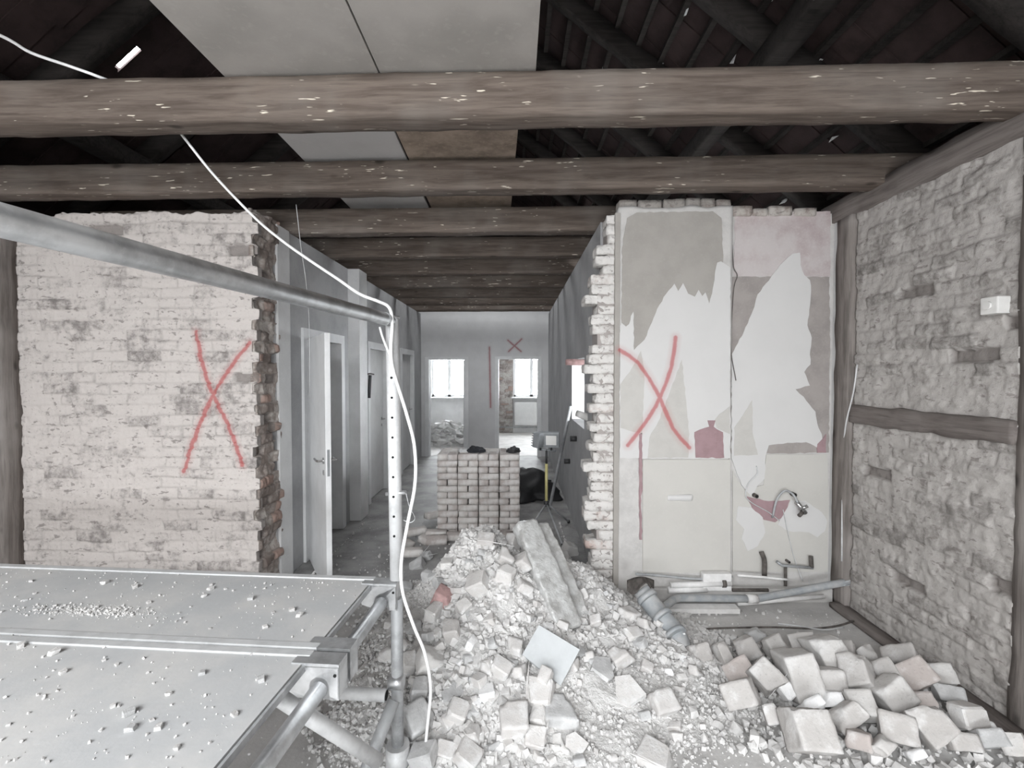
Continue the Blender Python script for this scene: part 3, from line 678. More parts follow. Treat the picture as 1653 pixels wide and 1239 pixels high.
# pale mortar dabs along tile joints
mb = MB()
for i in range(70):
    x = RIDX + random.randint(8, 20) * .19 + random.uniform(-.03, .03); y = random.uniform(.8, 5)
    pts = [Vector((random.uniform(-.02, .02), random.uniform(-.06, .06), random.uniform(-.015, .015))) for _ in range(9)]
    V, F = hull(pts); mb.add([v + Vector((x, y, roofz(x) + .065)) for v in V], F)
tag(mb.build('mortar_dabs', M['fragg']), 'pale mortar dabs squeezed between the roof tiles above the right wall', 'mortar', kind='stuff')
timber('purlin', (1.75, -.5, roofz(1.75) - .17), (1.75, 9.2, roofz(1.75) - .17), .14, .16, M['rafter'], 'dark purlin running lengthwise under the right roof slope', 'beam', seed=31)
timber('purlin', (-3.35, -.5, roofz(-3.35) - .17), (-3.35, 9.2, roofz(-3.35) - .17), .14, .16, M['rafter'], 'dark purlin running lengthwise under the left roof slope', 'beam', seed=32)
# ceiling beams
names = ['foremost ceiling beam, widest in view, crossing the whole room', 'second ceiling beam, above the limewashed wall and plastered wall tops', 'third ceiling beam, first one over the corridor mouth',
         'fourth ceiling beam, second over the corridor', 'fifth ceiling beam, third over the corridor', 'sixth ceiling beam, fourth over the corridor', 'seventh ceiling beam, deep in the corridor',
         'eighth ceiling beam, last but one before the end wall', 'ninth ceiling beam, last one before the end wall']
tilt = .023
for i in range(9):
    yc = [2.26, 3.12, 3.93, 4.74, 5.57, 6.42, 7.27, 8.1, 8.92][i]; xa, xb = (-4.2, 2.62) if i < 2 else (-3.2, CR + .35)
    if i == 2: xa = -3.6
    hh = [.2, .19, .2, .19, .18, .18, .17, .17, .17][i]; zc = 2.895 + hh / 2 - (.035 if i > 1 else 0)
    o = timber('ceiling_beam', (xa, yc - xa * tilt, zc), (xb, yc - xb * tilt, zc), .15, hh, M['woodX'], 'rough brown timber ' + names[i], 'beam', 'ceiling beams', amp=.0045, seed=20 + i, res=.035)
# boards lying on the beams
def board(x0, x1, y0, y1, z, mat, label, sk=0):
    mb = MB(); V = [(x0, y0, z), (x1, y0, z), (x1 - sk, y1, z), (x0 - sk * .4, y1, z)]; V += [(a, b, c + .018) for a, b, c in V]
    mb.add(V, [(3, 2, 1, 0), (4, 5, 6, 7), (0, 1, 5, 4), (1, 2, 6, 5), (2, 3, 7, 6), (3, 0, 4, 7)])
    tag(mb.build('ceiling_board', mat), label, 'board', 'boards laid on the beams')
board(-1.385, -.645, .9, 2.34, 3.105, M['ply'], 'grey plywood board on the foremost beam, left of the seam')
board(-.637, .095, .9, 2.34, 3.106, M['ply'], 'grey plywood board on the foremost beam, right of the seam')
board(-1.40, -.70, 2.36, 4.05, 3.108, M['plyw'], 'whitish board on the second beam, left of the brown one', .05)
board(-.692, .03, 2.36, 4.05, 3.105, M['plyb'], 'brown board lying between first and second beam', .07)

# ------------------------------------------------------------------ ground relief of the debris
GB = [(-.22, 3.15, .42, .50, .50), (-.05, 2.75, .55, .5, .24), (.15, 2.35, .75, .42, .10), (.62, 3.02, .40, .42, .16), (-.62, 2.75, .30, .6, .10), (1.0, 2.6, .35, .4, .08), (.42, 3.3, .28, .35, .20), (-.35, 2.2, .4, .3, .06)]
BP = [(1.35, 2.45, .45, .35, .09), (1.75, 2.2, .4, .35, .06)]
def Hn(X, Y):
    X = np.asarray(X, float); Y = np.asarray(Y, float); h = np.zeros_like(X)
    for cx, cy, sx, sy, a in GB: h = h + a * np.exp(-((X - cx) / sx) ** 2 - ((Y - cy) / sy) ** 2)
    h = h * (1 + .12 * vnoise(np.stack([X, Y, X * 0], -1), 7)) - .045
    return h
def Hh(x, y): return max(0.0, float(Hn(np.array([x]), np.array([y]))[0]))
def G(px, py):
    """point of the debris surface seen along a line of sight from the photographer's place"""
    d = RC @ Vector(((px - 826.5) / FPX, (619.5 - py) / FPX, -1)); t = 1.2
    while t < 8:
        p = CAMLOC + d * t
        if p.z <= Hh(p.x, p.y): return p
        t += .01
    return p
g0x, g1x, g0y, g1y = -1.3, 1.9, 1.5, 4.5
res = .013; nx = int((g1x - g0x) / res); ny = int((g1y - g0y) / res)
Xg, Yg = np.meshgrid(np.linspace(g0x, g1x, nx), np.linspace(g0y, g1y, ny)); Hg = Hn(Xg, Yg)
pp = np.stack([Xg, Yg, Xg * 0], -1); msk = np.clip(Hg / .05, 0, 1)
Zg = Hg + msk * (np.round(fbm(pp, 9, 2) * 3) / 3 * .016 + fbm(pp, 14, 4) * .016 + np.abs(fbm(pp + 9, 40, 2)) * .010)
Zg = np.where(Zg < -.01, -.012, Zg)
idx = np.arange(nx * ny).reshape(ny, nx)
keep = (np.maximum.reduce([Hg[:-1, :-1], Hg[1:, :-1], Hg[:-1, 1:], Hg[1:, 1:]]) > -.008).reshape(-1)
Fm = np.stack([idx[:-1, :-1], idx[:-1, 1:], idx[1:, 1:], idx[1:, :-1]], -1).reshape(-1, 4)[keep]
used = np.unique(Fm); rem = np.full(nx * ny, -1); rem[used] = np.arange(len(used))
tag(finish('rubble_mound', np.stack([Xg, Yg, Zg], -1).reshape(-1, 3)[used], rem[Fm], M['dust'], recalc=False, smooth=True),
    'heap of pale mortar dust and rubble spilling from the corridor mouth into the room', 'rubble', kind='stuff')
# grit: countless small stones, one object
protos = []
for i in range(14):
    rr = random.Random(i); V, F = hull([Vector((a * rr.uniform(.6, 1.1) * 1.15, b * rr.uniform(.6, 1.1), c * rr.uniform(.6, 1.1) * .85)) for a in (-.5, .5) for b in (-.5, .5) for c in (-.5, .5)] + [Vector([rr.uniform(-.6, .6) * q for q in (1.1, 1, .8)]) for _ in range(4)])
    tri = []
    for f in F:
        for k in range(1, len(f) - 1): tri.append((f[0], f[k], f[k + 1]))
    protos.append((np.array([v[:] for v in V]), np.array(tri)))
def scatter(name, X, Y, Z, Sz, mat, label, cat, seed=1):
    rs = np.random.default_rng(seed); Vs = []; Fs = []; n0 = 0
    for x, y, z, s in zip(X, Y, Z, Sz):
        V, F = protos[rs.integers(len(protos))]; R = np.array(Euler(tuple(rs.uniform(0, 6.28, 3))).to_matrix())
        W_ = (V * s) @ R.T + np.array([x, y, z]); Vs.append(W_); Fs.append(F + n0); n0 += len(V)
    return tag(finish(name, np.vstack(Vs), np.vstack(Fs), mat, recalc=False), label, cat, kind='stuff')
rs = np.random.default_rng(5); N = 21000
X = rs.uniform(-1.2, 1.75, N * 3); Y = rs.uniform(1.75, 4.2, N * 3); Hs = Hn(X, Y)
pk = (Hs > -.03 + .03 * rs.random(N * 3)) & (vnoise(np.stack([X, Y, X * 0 + 4], -1), 4) + rs.uniform(-.9, .9, N * 3) > -.25)
X, Y, Hs = X[pk][:N], Y[pk][:N], Hs[pk][:N]
Sz = .010 + .030 * rs.random(len(X)) ** 3.2
Sz = Sz * np.where((X > .05) & (Y < 2.5), .5, 1.) * np.where(X < -.5, .6, 1.)
scatter('rubble_grit', X, Y, np.maximum(Hs, 0) + Sz * .3, Sz, M['gravel'], 'countless small mortar and brick crumbs covering the central rubble heap', 'rubble', 2)
N = 2600; X = rs.uniform(-2.6, 2.2, N); Y = rs.uniform(1.6, 4.0, N); Y = np.where(rs.random(N) < .3, rs.uniform(3, 5.2, N), Y); X = np.where(Y > 3.3, np.clip(X, -1.7, .5), X)
Sz = .005 + .018 * rs.random(N) ** 4
scatter('floor_grit', X, Y, Sz * .3, Sz, M['gravel'], 'fine loose grit strewn thinly over the floor', 'grit', 3)

# ------------------------------------------------------------------ individual fragments
def frag_vf(sx, sy, sz, seed, kind='chunk'):
    rr = random.Random(seed)
    if kind == 'chunk':
        pts = []
        for a in (-.5, .5):
            for b in (-.5, .5):
                for c in (-.5, .5):
                    pts.append(Vector((a * sx * rr.uniform(.62, 1.0), b * sy * rr.uniform(.62, 1.0), c * sz * rr.uniform(.6, 1.0))))
        for _ in range(7): pts.append(Vector((rr.uniform(-.5, .5) * sx, rr.uniform(-.5, .5) * sy, rr.uniform(-.5, .5) * sz)))
        V, F = hull(pts)
        bm = bmesh.new(); vs = [bm.verts.new(v) for v in V]
        for f in F: bm.faces.new([vs[i] for i in f])
        bmesh.ops.dissolve_limit(bm, angle_limit=.12, verts=bm.verts, edges=bm.edges)
        bmesh.ops.bevel(bm, geom=list(bm.edges), offset=min(sx, sy, sz) * .07, segments=1, affect='EDGES')
        bm.verts.index_update(); V = [v.co.copy() for v in bm.verts]; F = [[v.index for v in f.verts] for f in bm.faces]; bm.free()
        return V, F
    if kind == 'plate':
        n = 5; V = []
        for k in range(n):
            a = 6.283 * k / n + rr.uniform(-.4, .4); V.append((math.cos(a) * sx * .55, math.sin(a) * sy * .55))
        pts = [Vector((x, y, z)) for x, y in V for z in (-sz / 2, sz / 2)]
        return hull(pts)
    V, F = rough_vf(sx, sy, sz, .014, .0035, seed * 1.7, .0045, ns=26)     # brick
    # broken end: everything beyond a slanting plane is pushed back onto it
    ax = int(np.argmax([sx, sy, sz])); pn = np.array([rr.uniform(-.5, .5), rr.uniform(-.5, .5), rr.uniform(-.5, .5)]); pn[ax] = rr.choice((-1, 1)); pn /= np.linalg.norm(pn)
    ex = np.abs(pn) @ np.array([sx, sy, sz]) / 2; lim = ex * rr.uniform(.55, .8); over = V @ pn - lim
    V = V - np.clip(over, 0, None)[:, None] * pn * (1 + .0) + (over > 0)[:, None] * fbm(V + seed, 30, 2)[:, None] * .005 * pn
    k3 = 1 + rr.uniform(-.18, .05) * V[:, (ax + 1) % 3] / max(sx, sy, sz) * 2; V[:, ax] *= k3
    # knock one corner off
    cn = Vector((rr.choice((-.5, .5)) * sx, rr.choice((-.5, .5)) * sy, .5 * sz)); R = rr.uniform(.03, .06); out = []
    for v in V:
        v = Vector(v); d = (v - cn).length
        if d < R: v = v + (Vector((0, 0, 0)) - cn).normalized() * (R - d) * .8
        out.append(v)
    return out, F
def place(name, p, dims, rot, mat, label, cat, seed, kind, sink=.25, group=None):
    V, F = frag_vf(*dims, seed, kind); E = Euler(rot).to_matrix(); V = [E @ Vector(v) for v in V]
    zmin = min(v.z for v in V); hgt = max(v.z for v in V) - zmin
    c = Vector((p.x, p.y, p.z)); V = [v + c + Vector((0, 0, -zmin - hgt * sink)) for v in V]
    o = finish(name, V, F, mat, recalc=(kind != 'brick'), smooth=(kind == 'brick'))
    return tag(o, label, cat, group)
C_, B_, T_ = 'chunk', 'brick', 'plate'
mound = [  # px, py, width px, height px, kind, material, label
 (782, 868, 34, 24, C_, 'frag', 'pale angular chunk crowning the top of the central rubble heap'),
 (817, 898, 26, 30, B_, 'frag', 'pale half brick standing just left of the wrapped timber near its top'),
 (841, 908, 32, 26, B_, 'frag', 'bright half brick lying against the wrapped timber'),
 (817, 926, 34, 34, C_, 'frag', 'pale cuboid chunk below two half bricks left of the wrapped timber'),
 (845, 940, 32, 30, C_, 'frag', 'squarish pale chunk touching the left side of the wrapped timber'),
 (772, 946, 40, 34, C_, 'frag', 'large pale chunk high on the left face of the rubble heap'),
 (716, 962, 34, 30, B_, 'redbrick', 'brick with a pinkish red painted side on the left of the heap'),
 (748, 974, 30, 32, C_, 'frag', 'pale chunk just right of the red-sided brick'),
 (731, 1014, 30, 50, C_, 'frag', 'tall pale chunk below the red-sided brick'),
 (760, 1034, 18, 34, C_, 'fragw', 'narrow bright white splinter block in the middle of the heap'),
 (694, 1064, 44, 32, B_, 'frag', 'brick lying aslant beside the white cable'),
 (659, 1066, 28, 42, C_, 'frag', 'pale block directly right of the scaffold upright'),
 (809, 1074, 40, 34, C_, 'frag', 'rounded pale chunk left of the bluish slab'),
 (872, 1113, 54, 44, C_, 'frag', 'big blunt chunk under the lower corner of the bluish slab'),
 (973, 1073, 50, 34, T_, 'fragg', 'flat grey tile piece right of the bluish slab'),
 (1002, 1059, 36, 26, B_, 'frag', 'clean square block on the right slope of the heap'),
 (830, 1160, 50, 46, B_, 'frag', 'square pale brick face tipped towards the viewer, low in the heap'),
 (904, 1146, 56, 30, B_, 'fragg', 'long smooth grey block below the bluish slab'),
 (872, 1156, 34, 40, C_, 'frag', 'chunk wedged between square brick and long grey block'),
 (770, 1133, 19, 16, C_, 'fragw', 'small bright white plaster lump low on the heap'),
 (731, 1119, 40, 16, T_, 'fragg', 'dark flat shard right of the white cable'),
 (677, 1112, 34, 44, C_, 'fragg', 'greyish chunk behind the white cable at mid height'),
 (676, 1156, 50, 48, B_, 'fragg', 'large grey brick leaning beside the scaffold upright, low left'),
 (737, 1150, 40, 40, C_, 'frag', 'pale chunk in the lower left of the heap'),
 (755, 1214, 52, 36, C_, 'frag', 'wide pale chunk near the bottom picture edge'),
 (718, 1204, 40, 34, C_, 'frag', 'rough pale lump right of the cable near the bottom edge'),
 (762, 1180, 34, 30, C_, 'frag', 'pale lump above the wide chunk near the bottom'),
 (686, 1228, 54, 40, C_, 'fragg', 'grey block at the bottom edge under the cable end'),
 (864, 1184, 44, 40, C_, 'frag', 'pinkish pale chunk below the square brick face'),
 (1070, 1132, 44, 34, B_, 'frag', 'pale block lying alone right of the heap before the brick pile'),
 (921, 886, 28, 22, B_, 'frag', 'half brick at the foot of the toothed wall end'),
 (909, 898, 26, 18, C_, 'frag', 'chunk left of the half brick at the toothed wall foot'),
 (909, 916, 30, 20, C_, 'frag', 'chunk just right of the wrapped timber, upper heap'),
 (1016, 990, 32, 18, B_, 'frag', 'flat brick left of the thick grey drain pipe'),
 (1020, 1020, 34, 26, C_, 'frag', 'chunk below the flat brick, beside the drain pipe'),
 (1012, 1114, 60, 26, T_, 'frag', 'broad dusty plate half buried on the right slope'),
 (829, 872, 24, 34, C_, 'frag', 'upright chunk touching the top end of the wrapped timber'),
 (692, 926, 30, 24, C_, 'fragg', 'greyish chunk on the left shoulder of the heap'),
 (674, 906, 28, 22, C_, 'fragg', 'broken brick left of the heap by the brick stack foot'),
 (690, 897, 18, 16, C_, 'fragg', 'small chunk at the upper left foot of the heap'),
 (655, 945, 26, 22, C_, 'fragg', 'chunk right behind the scaffold upright above the deck bracket'),
 (668, 1010, 28, 26, C_, 'fragg', 'grey chunk between scaffold upright and cable'),
 (1056, 1216, 60, 36, C_, 'frag', 'rounded dusty block half sunk near the bottom edge right of centre'),
 (700, 985, 26, 40, C_, 'frag', 'chunk just left below the red-sided brick'),
 (790, 1000, 24, 20, C_, 'frag', 'small pale lump at the centre of the heap face'),
 (960, 1010, 24, 18, C_, 'frag', 'small chunk right of the wrapped timber foot'),
 (940, 960, 22, 16, C_, 'frag', 'small chunk right of the wrapped timber at mid height'),
 (1045, 1075, 26, 20, C_, 'frag', 'small chunk below the thick drain pipe'),
 (930, 1200, 40, 22, T_, 'frag', 'thin dusty shard at the bottom centre'),
 (620, 1060, 24, 16, C_, 'frag', 'flat stone left of the scaffold upright on bare floor'),
 (590, 1000, 22, 14, C_, 'frag', 'small stone under the scaffold transom'),
]
random.seed(21)
for i, (px, py, wpx, hpx, kd, mt, lb) in enumerate(mound):
    p = G(px, py + hpx * .38); d = p.y / FPX; W = wpx * d * .93; Hq = hpx * d * .93
    if kd == T_: dims = (W, W * .8, .025); rot = (.5 + random.uniform(-.2, .1), random.uniform(-.2, .2), random.uniform(-1, 1)); sk = .15
    else: dims = (W, max(W, Hq) * random.uniform(.75, 1.), Hq * .95); rot = (random.uniform(.1, .6), random.uniform(-.5, .5), random.uniform(-.7, .7)); sk = .25
    nm = {'chunk': 'rubble_chunk', 'brick': 'broken_brick', 'plate': 'tile_shard'}[kd]
    place(nm, p, dims, rot, M[mt], lb, {'chunk': 'rubble', 'brick': 'brick', 'plate': 'shard'}[kd], i + 50, kd, sk, 'large pieces on the rubble heap')
# the many middling pieces nothing tells apart
rr = random.Random(4); cnt = 0; tries = 0
while cnt < 230 and tries < 4000:
    tries += 1; px = rr.uniform(625, 1130); py = rr.uniform(872, 1235)
    if px < 700 and py < 900: continue
    p = G(px, py); h = Hh(p.x, p.y)
    if h < .004 and rr.random() < .85: continue
    if p.x > .25 and p.y < 2.4 and rr.random() < .75: continue
    if p.y > 3.9 or p.x > 1.25: continue
    s = rr.uniform(.028, .07) * (1 if rr.random() < .8 else 1.4); kd = B_ if rr.random() < .12 else C_
    mk = 'frag' if rr.random() < .72 else ('fragg' if rr.random() < .75 else 'fragw')
    zn = ('left' if px < 700 else 'middle' if px < 830 else 'right-hand' if px < 980 else 'far right'); hz = ('crest' if py < 950 else 'upper slope' if py < 1040 else 'lower slope' if py < 1140 else 'foot')
    place('rubble_chunk', p, (s, s * rr.uniform(.6, .95), s * rr.uniform(.5, .8)), (rr.uniform(-.5, .5), rr.uniform(-.5, .5), rr.uniform(0, 6.3)), M[mk],
          '%s %s rubble lump on the %s %s of the central heap' % ('large' if s > .058 else 'small', {'frag': 'beige', 'fragg': 'grey', 'fragw': 'white'}[mk], zn, hz), 'rubble', 500 + tries, kd, .2, 'loose lumps on the rubble heap'); cnt += 1
# bluish slab
c4 = [(870, 1008), (936, 1048), (905, 1106), (843, 1056)]
pc = G(888, 1085); ys = [pc.y + .12, pc.y + .03, pc.y - .06, pc.y + .02]
q = [P(a[0], a[1], y_) for a, y_ in zip(c4, ys)]; nrm = (q[1] - q[0]).cross(q[3] - q[0]).normalized(); dd = q[2] - CAMLOC; q[2] = CAMLOC + dd * ((q[0] - CAMLOC).dot(nrm) / dd.dot(nrm))
if nrm.y > 0: nrm = -nrm
tag(finish('tile_slab', q + [a - nrm * .022 for a in q], [(0, 1, 2, 3), (4, 5, 6, 7), (0, 1, 5, 4), (1, 2, 6, 5), (2, 3, 7, 6), (3, 0, 4, 7)], M['slab']), 'large square bluish-white slab leaning on the rubble heap below the wrapped timber', 'slab')
# wrapped timbers
def wrapped(a, b, w0, w1, t, label, seed, twist=.0):
    a = Vector(a); b = Vector(b); n = 46; x = (b - a).normalized(); s = x.cross(Vector((0, 0, 1))).normalized(); u = s.cross(x); V = []; F = []; k = 24
    for i in range(n + 1):
        f = i / n; c = a.lerp(b, f); w_ = w0 + (w1 - w0) * f; end = min(1, .72 + 14 * min(f, 1 - f))
        for j in range(k):
            an = 6.283 * j / k; ca, sa = math.cos(an), math.sin(an); cc = math.copysign(abs(ca) ** .28, ca); ss = math.copysign(abs(sa) ** .28, sa)
            p = c + s * cc * w_ / 2 * end + u * ss * t / 2 * end
            nz = float(fbm(np.array([[p.x * 1.0 + seed, p.y * .5, p.z]]), 24, 4)[0]); V.append(p + (s * cc + u * ss) * nz * .006)
    for i in range(n):
        for j in range(k): F.append((i * k + j, i * k + (j + 1) % k, (i + 1) * k + (j + 1) % k, (i + 1) * k + j))
    F.append(tuple(range(k))); F.append(tuple(n * k + j for j in range(k)))
    return tag(finish('wrapped_timber', V, F, M['film'], smooth=True), label, 'timber')
ga = P(847, 843, 3.05); gb = P(918, 1018, 2.62)
wrapped(ga, gb, .17, .17, .09, 'broad timber wrapped in dusty plastic film sloping down the rubble heap', 1)
wrapped(P(874, 846, 3.16), P(944, 1006, 2.74), .09, .10, .06, 'narrower film-wrapped batten lying right behind the broad wrapped timber', 5)

# brick pile on the right
bp = [(90, 270, 100, 115, 'brickp', 'leftmost upright brick of the right-hand pile'), (192, 262, 70, 150, 'brickp', 'narrow upright brick, second from the left in the pile'), (310, 240, 105, 110, 'brickp', 'broken brick topped with crumbs at the back left of the pile'),
 (350, 175, 90, 60, 'fragg', 'jagged mortar lump at the very back of the pile'), (445, 240, 95, 110, 'brickp', 'triangular tipped brick in the back row of the pile'), (575, 235, 150, 110, 'brickp', 'wide tipped brick at the middle of the back row'),
 (275, 365, 140, 110, 'brickpk', 'reddish broken brick with a crumbly top, left in the pile'), (700, 320, 150, 190, 'brickp', 'long sloping brick behind the longest one'), (560, 385, 155, 240, 'brickp', 'longest upright brick in the left middle of the pile'),
 (410, 410, 120, 180, 'brickp', 'brick standing on its corner right of the reddish one'), (500, 455, 75, 120, 'fragw', 'white-faced brick end left of the longest brick'), (280, 490, 165, 135, 'brickp', 'squarish flat brick at the lower left of the pile'),
 (765, 285, 150, 90, 'brickp', 'flat brick in the back row above the middle'), (890, 290, 85, 95, 'brickp', 'small broken brick in the back row, right of centre'), (1060, 305, 150, 100, 'brickp', 'tilted brick at the right end of the back row'),
 (700, 435, 150, 130, 'brickp', 'rounded brick in the centre of the pile'), (850, 415, 130, 180, 'brickp', 'brick leaning left at the centre of the pile'), (960, 395, 155, 100, 'brickp', 'flat-lying brick right of the leaning centre brick'),
 (1110, 405, 165, 140, 'brickpk', 'pinkish worn brick in the right middle of the pile'), (1225, 375, 155, 105, 'brickp', 'weathered brick nearest the right wall, back'), (1270, 465, 150, 85, 'fragg', 'flat grey brick against the sill strip'),
 (855, 550, 150, 140, 'brickp', 'squarish brick below the centre of the pile'), (1015, 505, 165, 155, 'brickp', 'large pale cube-like brick right of centre'), (1150, 520, 110, 80, 'brickpk', 'small pinkish brick end behind the pale cube'),
 (605, 660, 200, 230, 'brickp', 'largest brick, at the front left, cut by the bottom edge'), (430, 570, 80, 110, 'frag', 'thin shard at the front left of the largest brick'), (620, 565, 140, 55, 'fragw', 'flat white mortar slab below the longest brick'),
 (715, 520, 110, 70, 'fragw', 'white crusted brick piece below the rounded one'), (800, 605, 190, 100, 'brickp', 'broad low brick in the front row'), (860, 695, 120, 90, 'brickpk', 'pinkish brick at the front, cut by the bottom edge'),
 (1035, 645, 160, 150, 'brickp', 'dark-sided brick in the front row, right of centre'), (1200, 650, 165, 180, 'brickp', 'tall pale brick at the front right'), (1120, 758, 85, 40, 'fragw', 'small bright white block at the bottom edge'),
 (1380, 590, 180, 150, 'frag', 'broad rounded dusty lump at the right of the pile'), (1342, 592, 48, 100, 'fragw', 'narrow bright white shard on the right of the pile'), (1465, 602, 60, 66, 'fragw', 'small white pointed shard beside the right lump'),
 (1340, 695, 130, 90, 'brickp', 'mossy-grey brick below the narrow white shard'), (1600, 715, 110, 110, 'brickp', 'brick in the bottom right corner by the wall'), (1480, 690, 140, 90, 'fragg', 'smooth grey slab piece left of the corner brick'),
 (960, 740, 120, 70, 'brickp', 'brick half hidden at the bottom edge, centre right')]
random.seed(33)
for i, (cx, cy, w_, h_, mt, lb) in enumerate(bp):
    px = 1100 + cx / 2.989; py = 980 + cy / 2.989; wp_ = w_ / 2.989; hp = h_ / 2.989
    base = PZ(px, py + hp * .30, .0); d = base.y / FPX; W = wp_ * d; Hq = hp * d
    Lh = Hq * .84; Dp = min(.22, max(.09, Hq * .75))
    kd = B_ if mt != 'frag' and w_ > 76 else C_
    lift = .03 + .05 * max(0, 1 - abs(cx - 750) / 700) * max(0, 1 - abs(cy - 430) / 330)
    o = place('brick' if kd == B_ else 'rubble_chunk', base + Vector((0, 0, lift)), (W * .90, Dp, Lh), (random.uniform(-.95, -.3), random.uniform(-.6, .12), random.uniform(-.8, .35)), M[mt], lb, 'brick' if kd == B_ else 'rubble', 900 + i, kd, .12, 'bricks in the pile by the right wall')
# packing below the pile
N = 1500; rs = np.random.default_rng(9); X = rs.uniform(.85, 2.25, N); Y = rs.uniform(1.85, 2.95, N)
inside = (Y < 3.02 - .36 * (X - .9)) & (Y > 1.8 + .6 * np.clip(1.35 - X, 0, 1)); X, Y = X[inside], Y[inside]; Sz = .010 + .038 * rs.random(len(X)) ** 2.6
scatter('pile_grit', X, Y, rs.uniform(0, .05, len(X)), Sz, M['gravel'], 'crumbs and mortar bits filling the gaps of the brick pile by the right wall', 'rubble', 4)

# ------------------------------------------------------------------ neat stack of reclaimed bricks in the corridor
BL, BW, BH = .212, .103, .0655
SX0, SY0 = P(705, 800, 4.75).x, 4.75
Bm = {}
def brick_mesh(seed):
    if seed not in Bm:
        V, F = rough_vf(BL - .004, BW - .002, BH - .003, .035, .004, seed * 2.1, .006, ns=20)
        me = bpy.data.meshes.new('brick'); me.from_pydata([tuple(v) for v in V], [], F); me.polygons.foreach_set('use_smooth', [True] * len(me.polygons)); me.materials.append([M['brick'], M['brick'], M['brickpk']][seed % 3]); Bm[seed] = me
    return Bm[seed]
ordn = ['lowest', 'second', 'third', 'fourth', 'fifth', 'sixth', 'seventh', 'eighth', 'ninth', 'tenth', 'eleventh', 'twelfth', 'topmost']
cols4 = ['far left', 'left middle', 'right middle', 'far right']
rr = random.Random(8)
for r in range(13):
    for cx in range(4):
        for cy in range(2):
            head = (r + cx + cy) % 2 == 0
            for k in range(2):
                jx, jy, jr = rr.uniform(-.004, .004), rr.uniform(-.009, .009), rr.uniform(-.03, .03)
                if head: x = SX0 + cx * .2145 + .053 + k * .107; y = SY0 + cy * .216 + .108; rz = math.pi / 2 + jr; lab = '%s header' % ('left' if k == 0 else 'right')
                else: x = SX0 + cx * .2145 + .107; y = SY0 + cy * .216 + .054 + k * .108; rz = jr; lab = '%s stretcher' % ('front' if k == 0 else 'rear')
                b = bpy.data.objects.new('brick', brick_mesh(rr.randrange(9))); COL.objects.link(b); b.location = (x + jx, y + jy, BH * (r + .5)); b.rotation_euler = (0, 0, rz)
                tag(b, '%s brick, %s column, %s course, %s side of corridor stack' % (lab, cols4[cx], ordn[r], 'front' if cy == 0 else 'back'), 'brick', 'bricks in the corridor stack')
# loose bricks round the stack foot
lb = [(712, 850, 0), (735, 862, .3), (760, 858, .1), (700, 835, .8), (690, 868, 1.2), (780, 862, -.3), (672, 862, .5), (652, 880, 1.0), (705, 872, .1), (664, 897, .3), (722, 846, 1.4), (812, 866, .2)]
desc = ['under the left corner of the stack', 'before the left column of the stack', 'before the left middle column of the stack', 'leaning at the left foot of the stack', 'lying left of the stack, nearest the heap', 'before the right middle column of the stack',
        'loose on the floor left of the stack', 'farthest left beside the scaffold upright', 'on the heap edge below the stack', 'behind the scaffold upright on the floor', 'crosswise at the left stack corner', 'right before the far right column of the stack']
for i, ((px, py, rz), ds) in enumerate(zip(lb, desc)):
    p = PZ(px, py + 5, 0); p.y = min(p.y, 4.66) if px > 700 else p.y
    b = bpy.data.objects.new('brick', brick_mesh(i % 9)); COL.objects.link(b); b.location = (p.x, p.y, Hh(p.x, p.y) + .035 + (.0 if i % 3 else .03)); b.rotation_euler = (.25 * (i % 3), .1 * (i % 2), rz)
    tag(b, 'stray brown-grey brick ' + ds, 'brick', 'stray bricks round the stack')
# dark cloths on the stack
def lump(name, c, sx, sy, sz, mat, label, cat, seed=0):
    bm = bmesh.new(); bmesh.ops.create_icosphere(bm, subdivisions=4, radius=1); V = np.array([v.co[:] for v in bm.verts]); F = [[v.index for v in f.verts] for f in bm.faces]; bm.free()
    n = fbm(V + seed, 1.6, 4)[:, None]; V = V * (1 + .38 * n); V[:, 2] = np.maximum(V[:, 2], -.25); V = V * np.array([sx, sy, sz]); V[:, 2] += .25 * sz
    return tag(finish(name, V + np.array(c), F, mat, recalc=False, smooth=True), label, cat)
zt = BH * 13
lump('work_glove', P(768, 724, 4.9).to_tuple()[:2] + (zt,), .085, .06, .05, M['cloth'], 'crumpled dark work glove on top of the brick stack, left one', 'glove', 2)
lump('dark_rag', P(829, 724, 4.9).to_tuple()[:2] + (zt,), .07, .06, .05, M['blackp'], 'black crumpled rag on the right corner of the brick stack', 'rag', 6)
lump('grey_rag', P(748, 724, 4.92).to_tuple()[:2] + (zt,), .06, .05, .03, M['fragg'], 'light grey rag left of the dark glove on the brick stack', 'rag', 9)
lump('rubble_sack', (.20, 6.3, 0), .36, .3, .26, M['blackp'], 'dark sagging sack on the corridor floor behind the lamp stand', 'sack', 12)
lump('rubble_sack', (.02, 6.9, 0), .25, .25, .14, M['greyp'], 'small greyish sack behind the brick stack, left of the dark one', 'sack', 14)

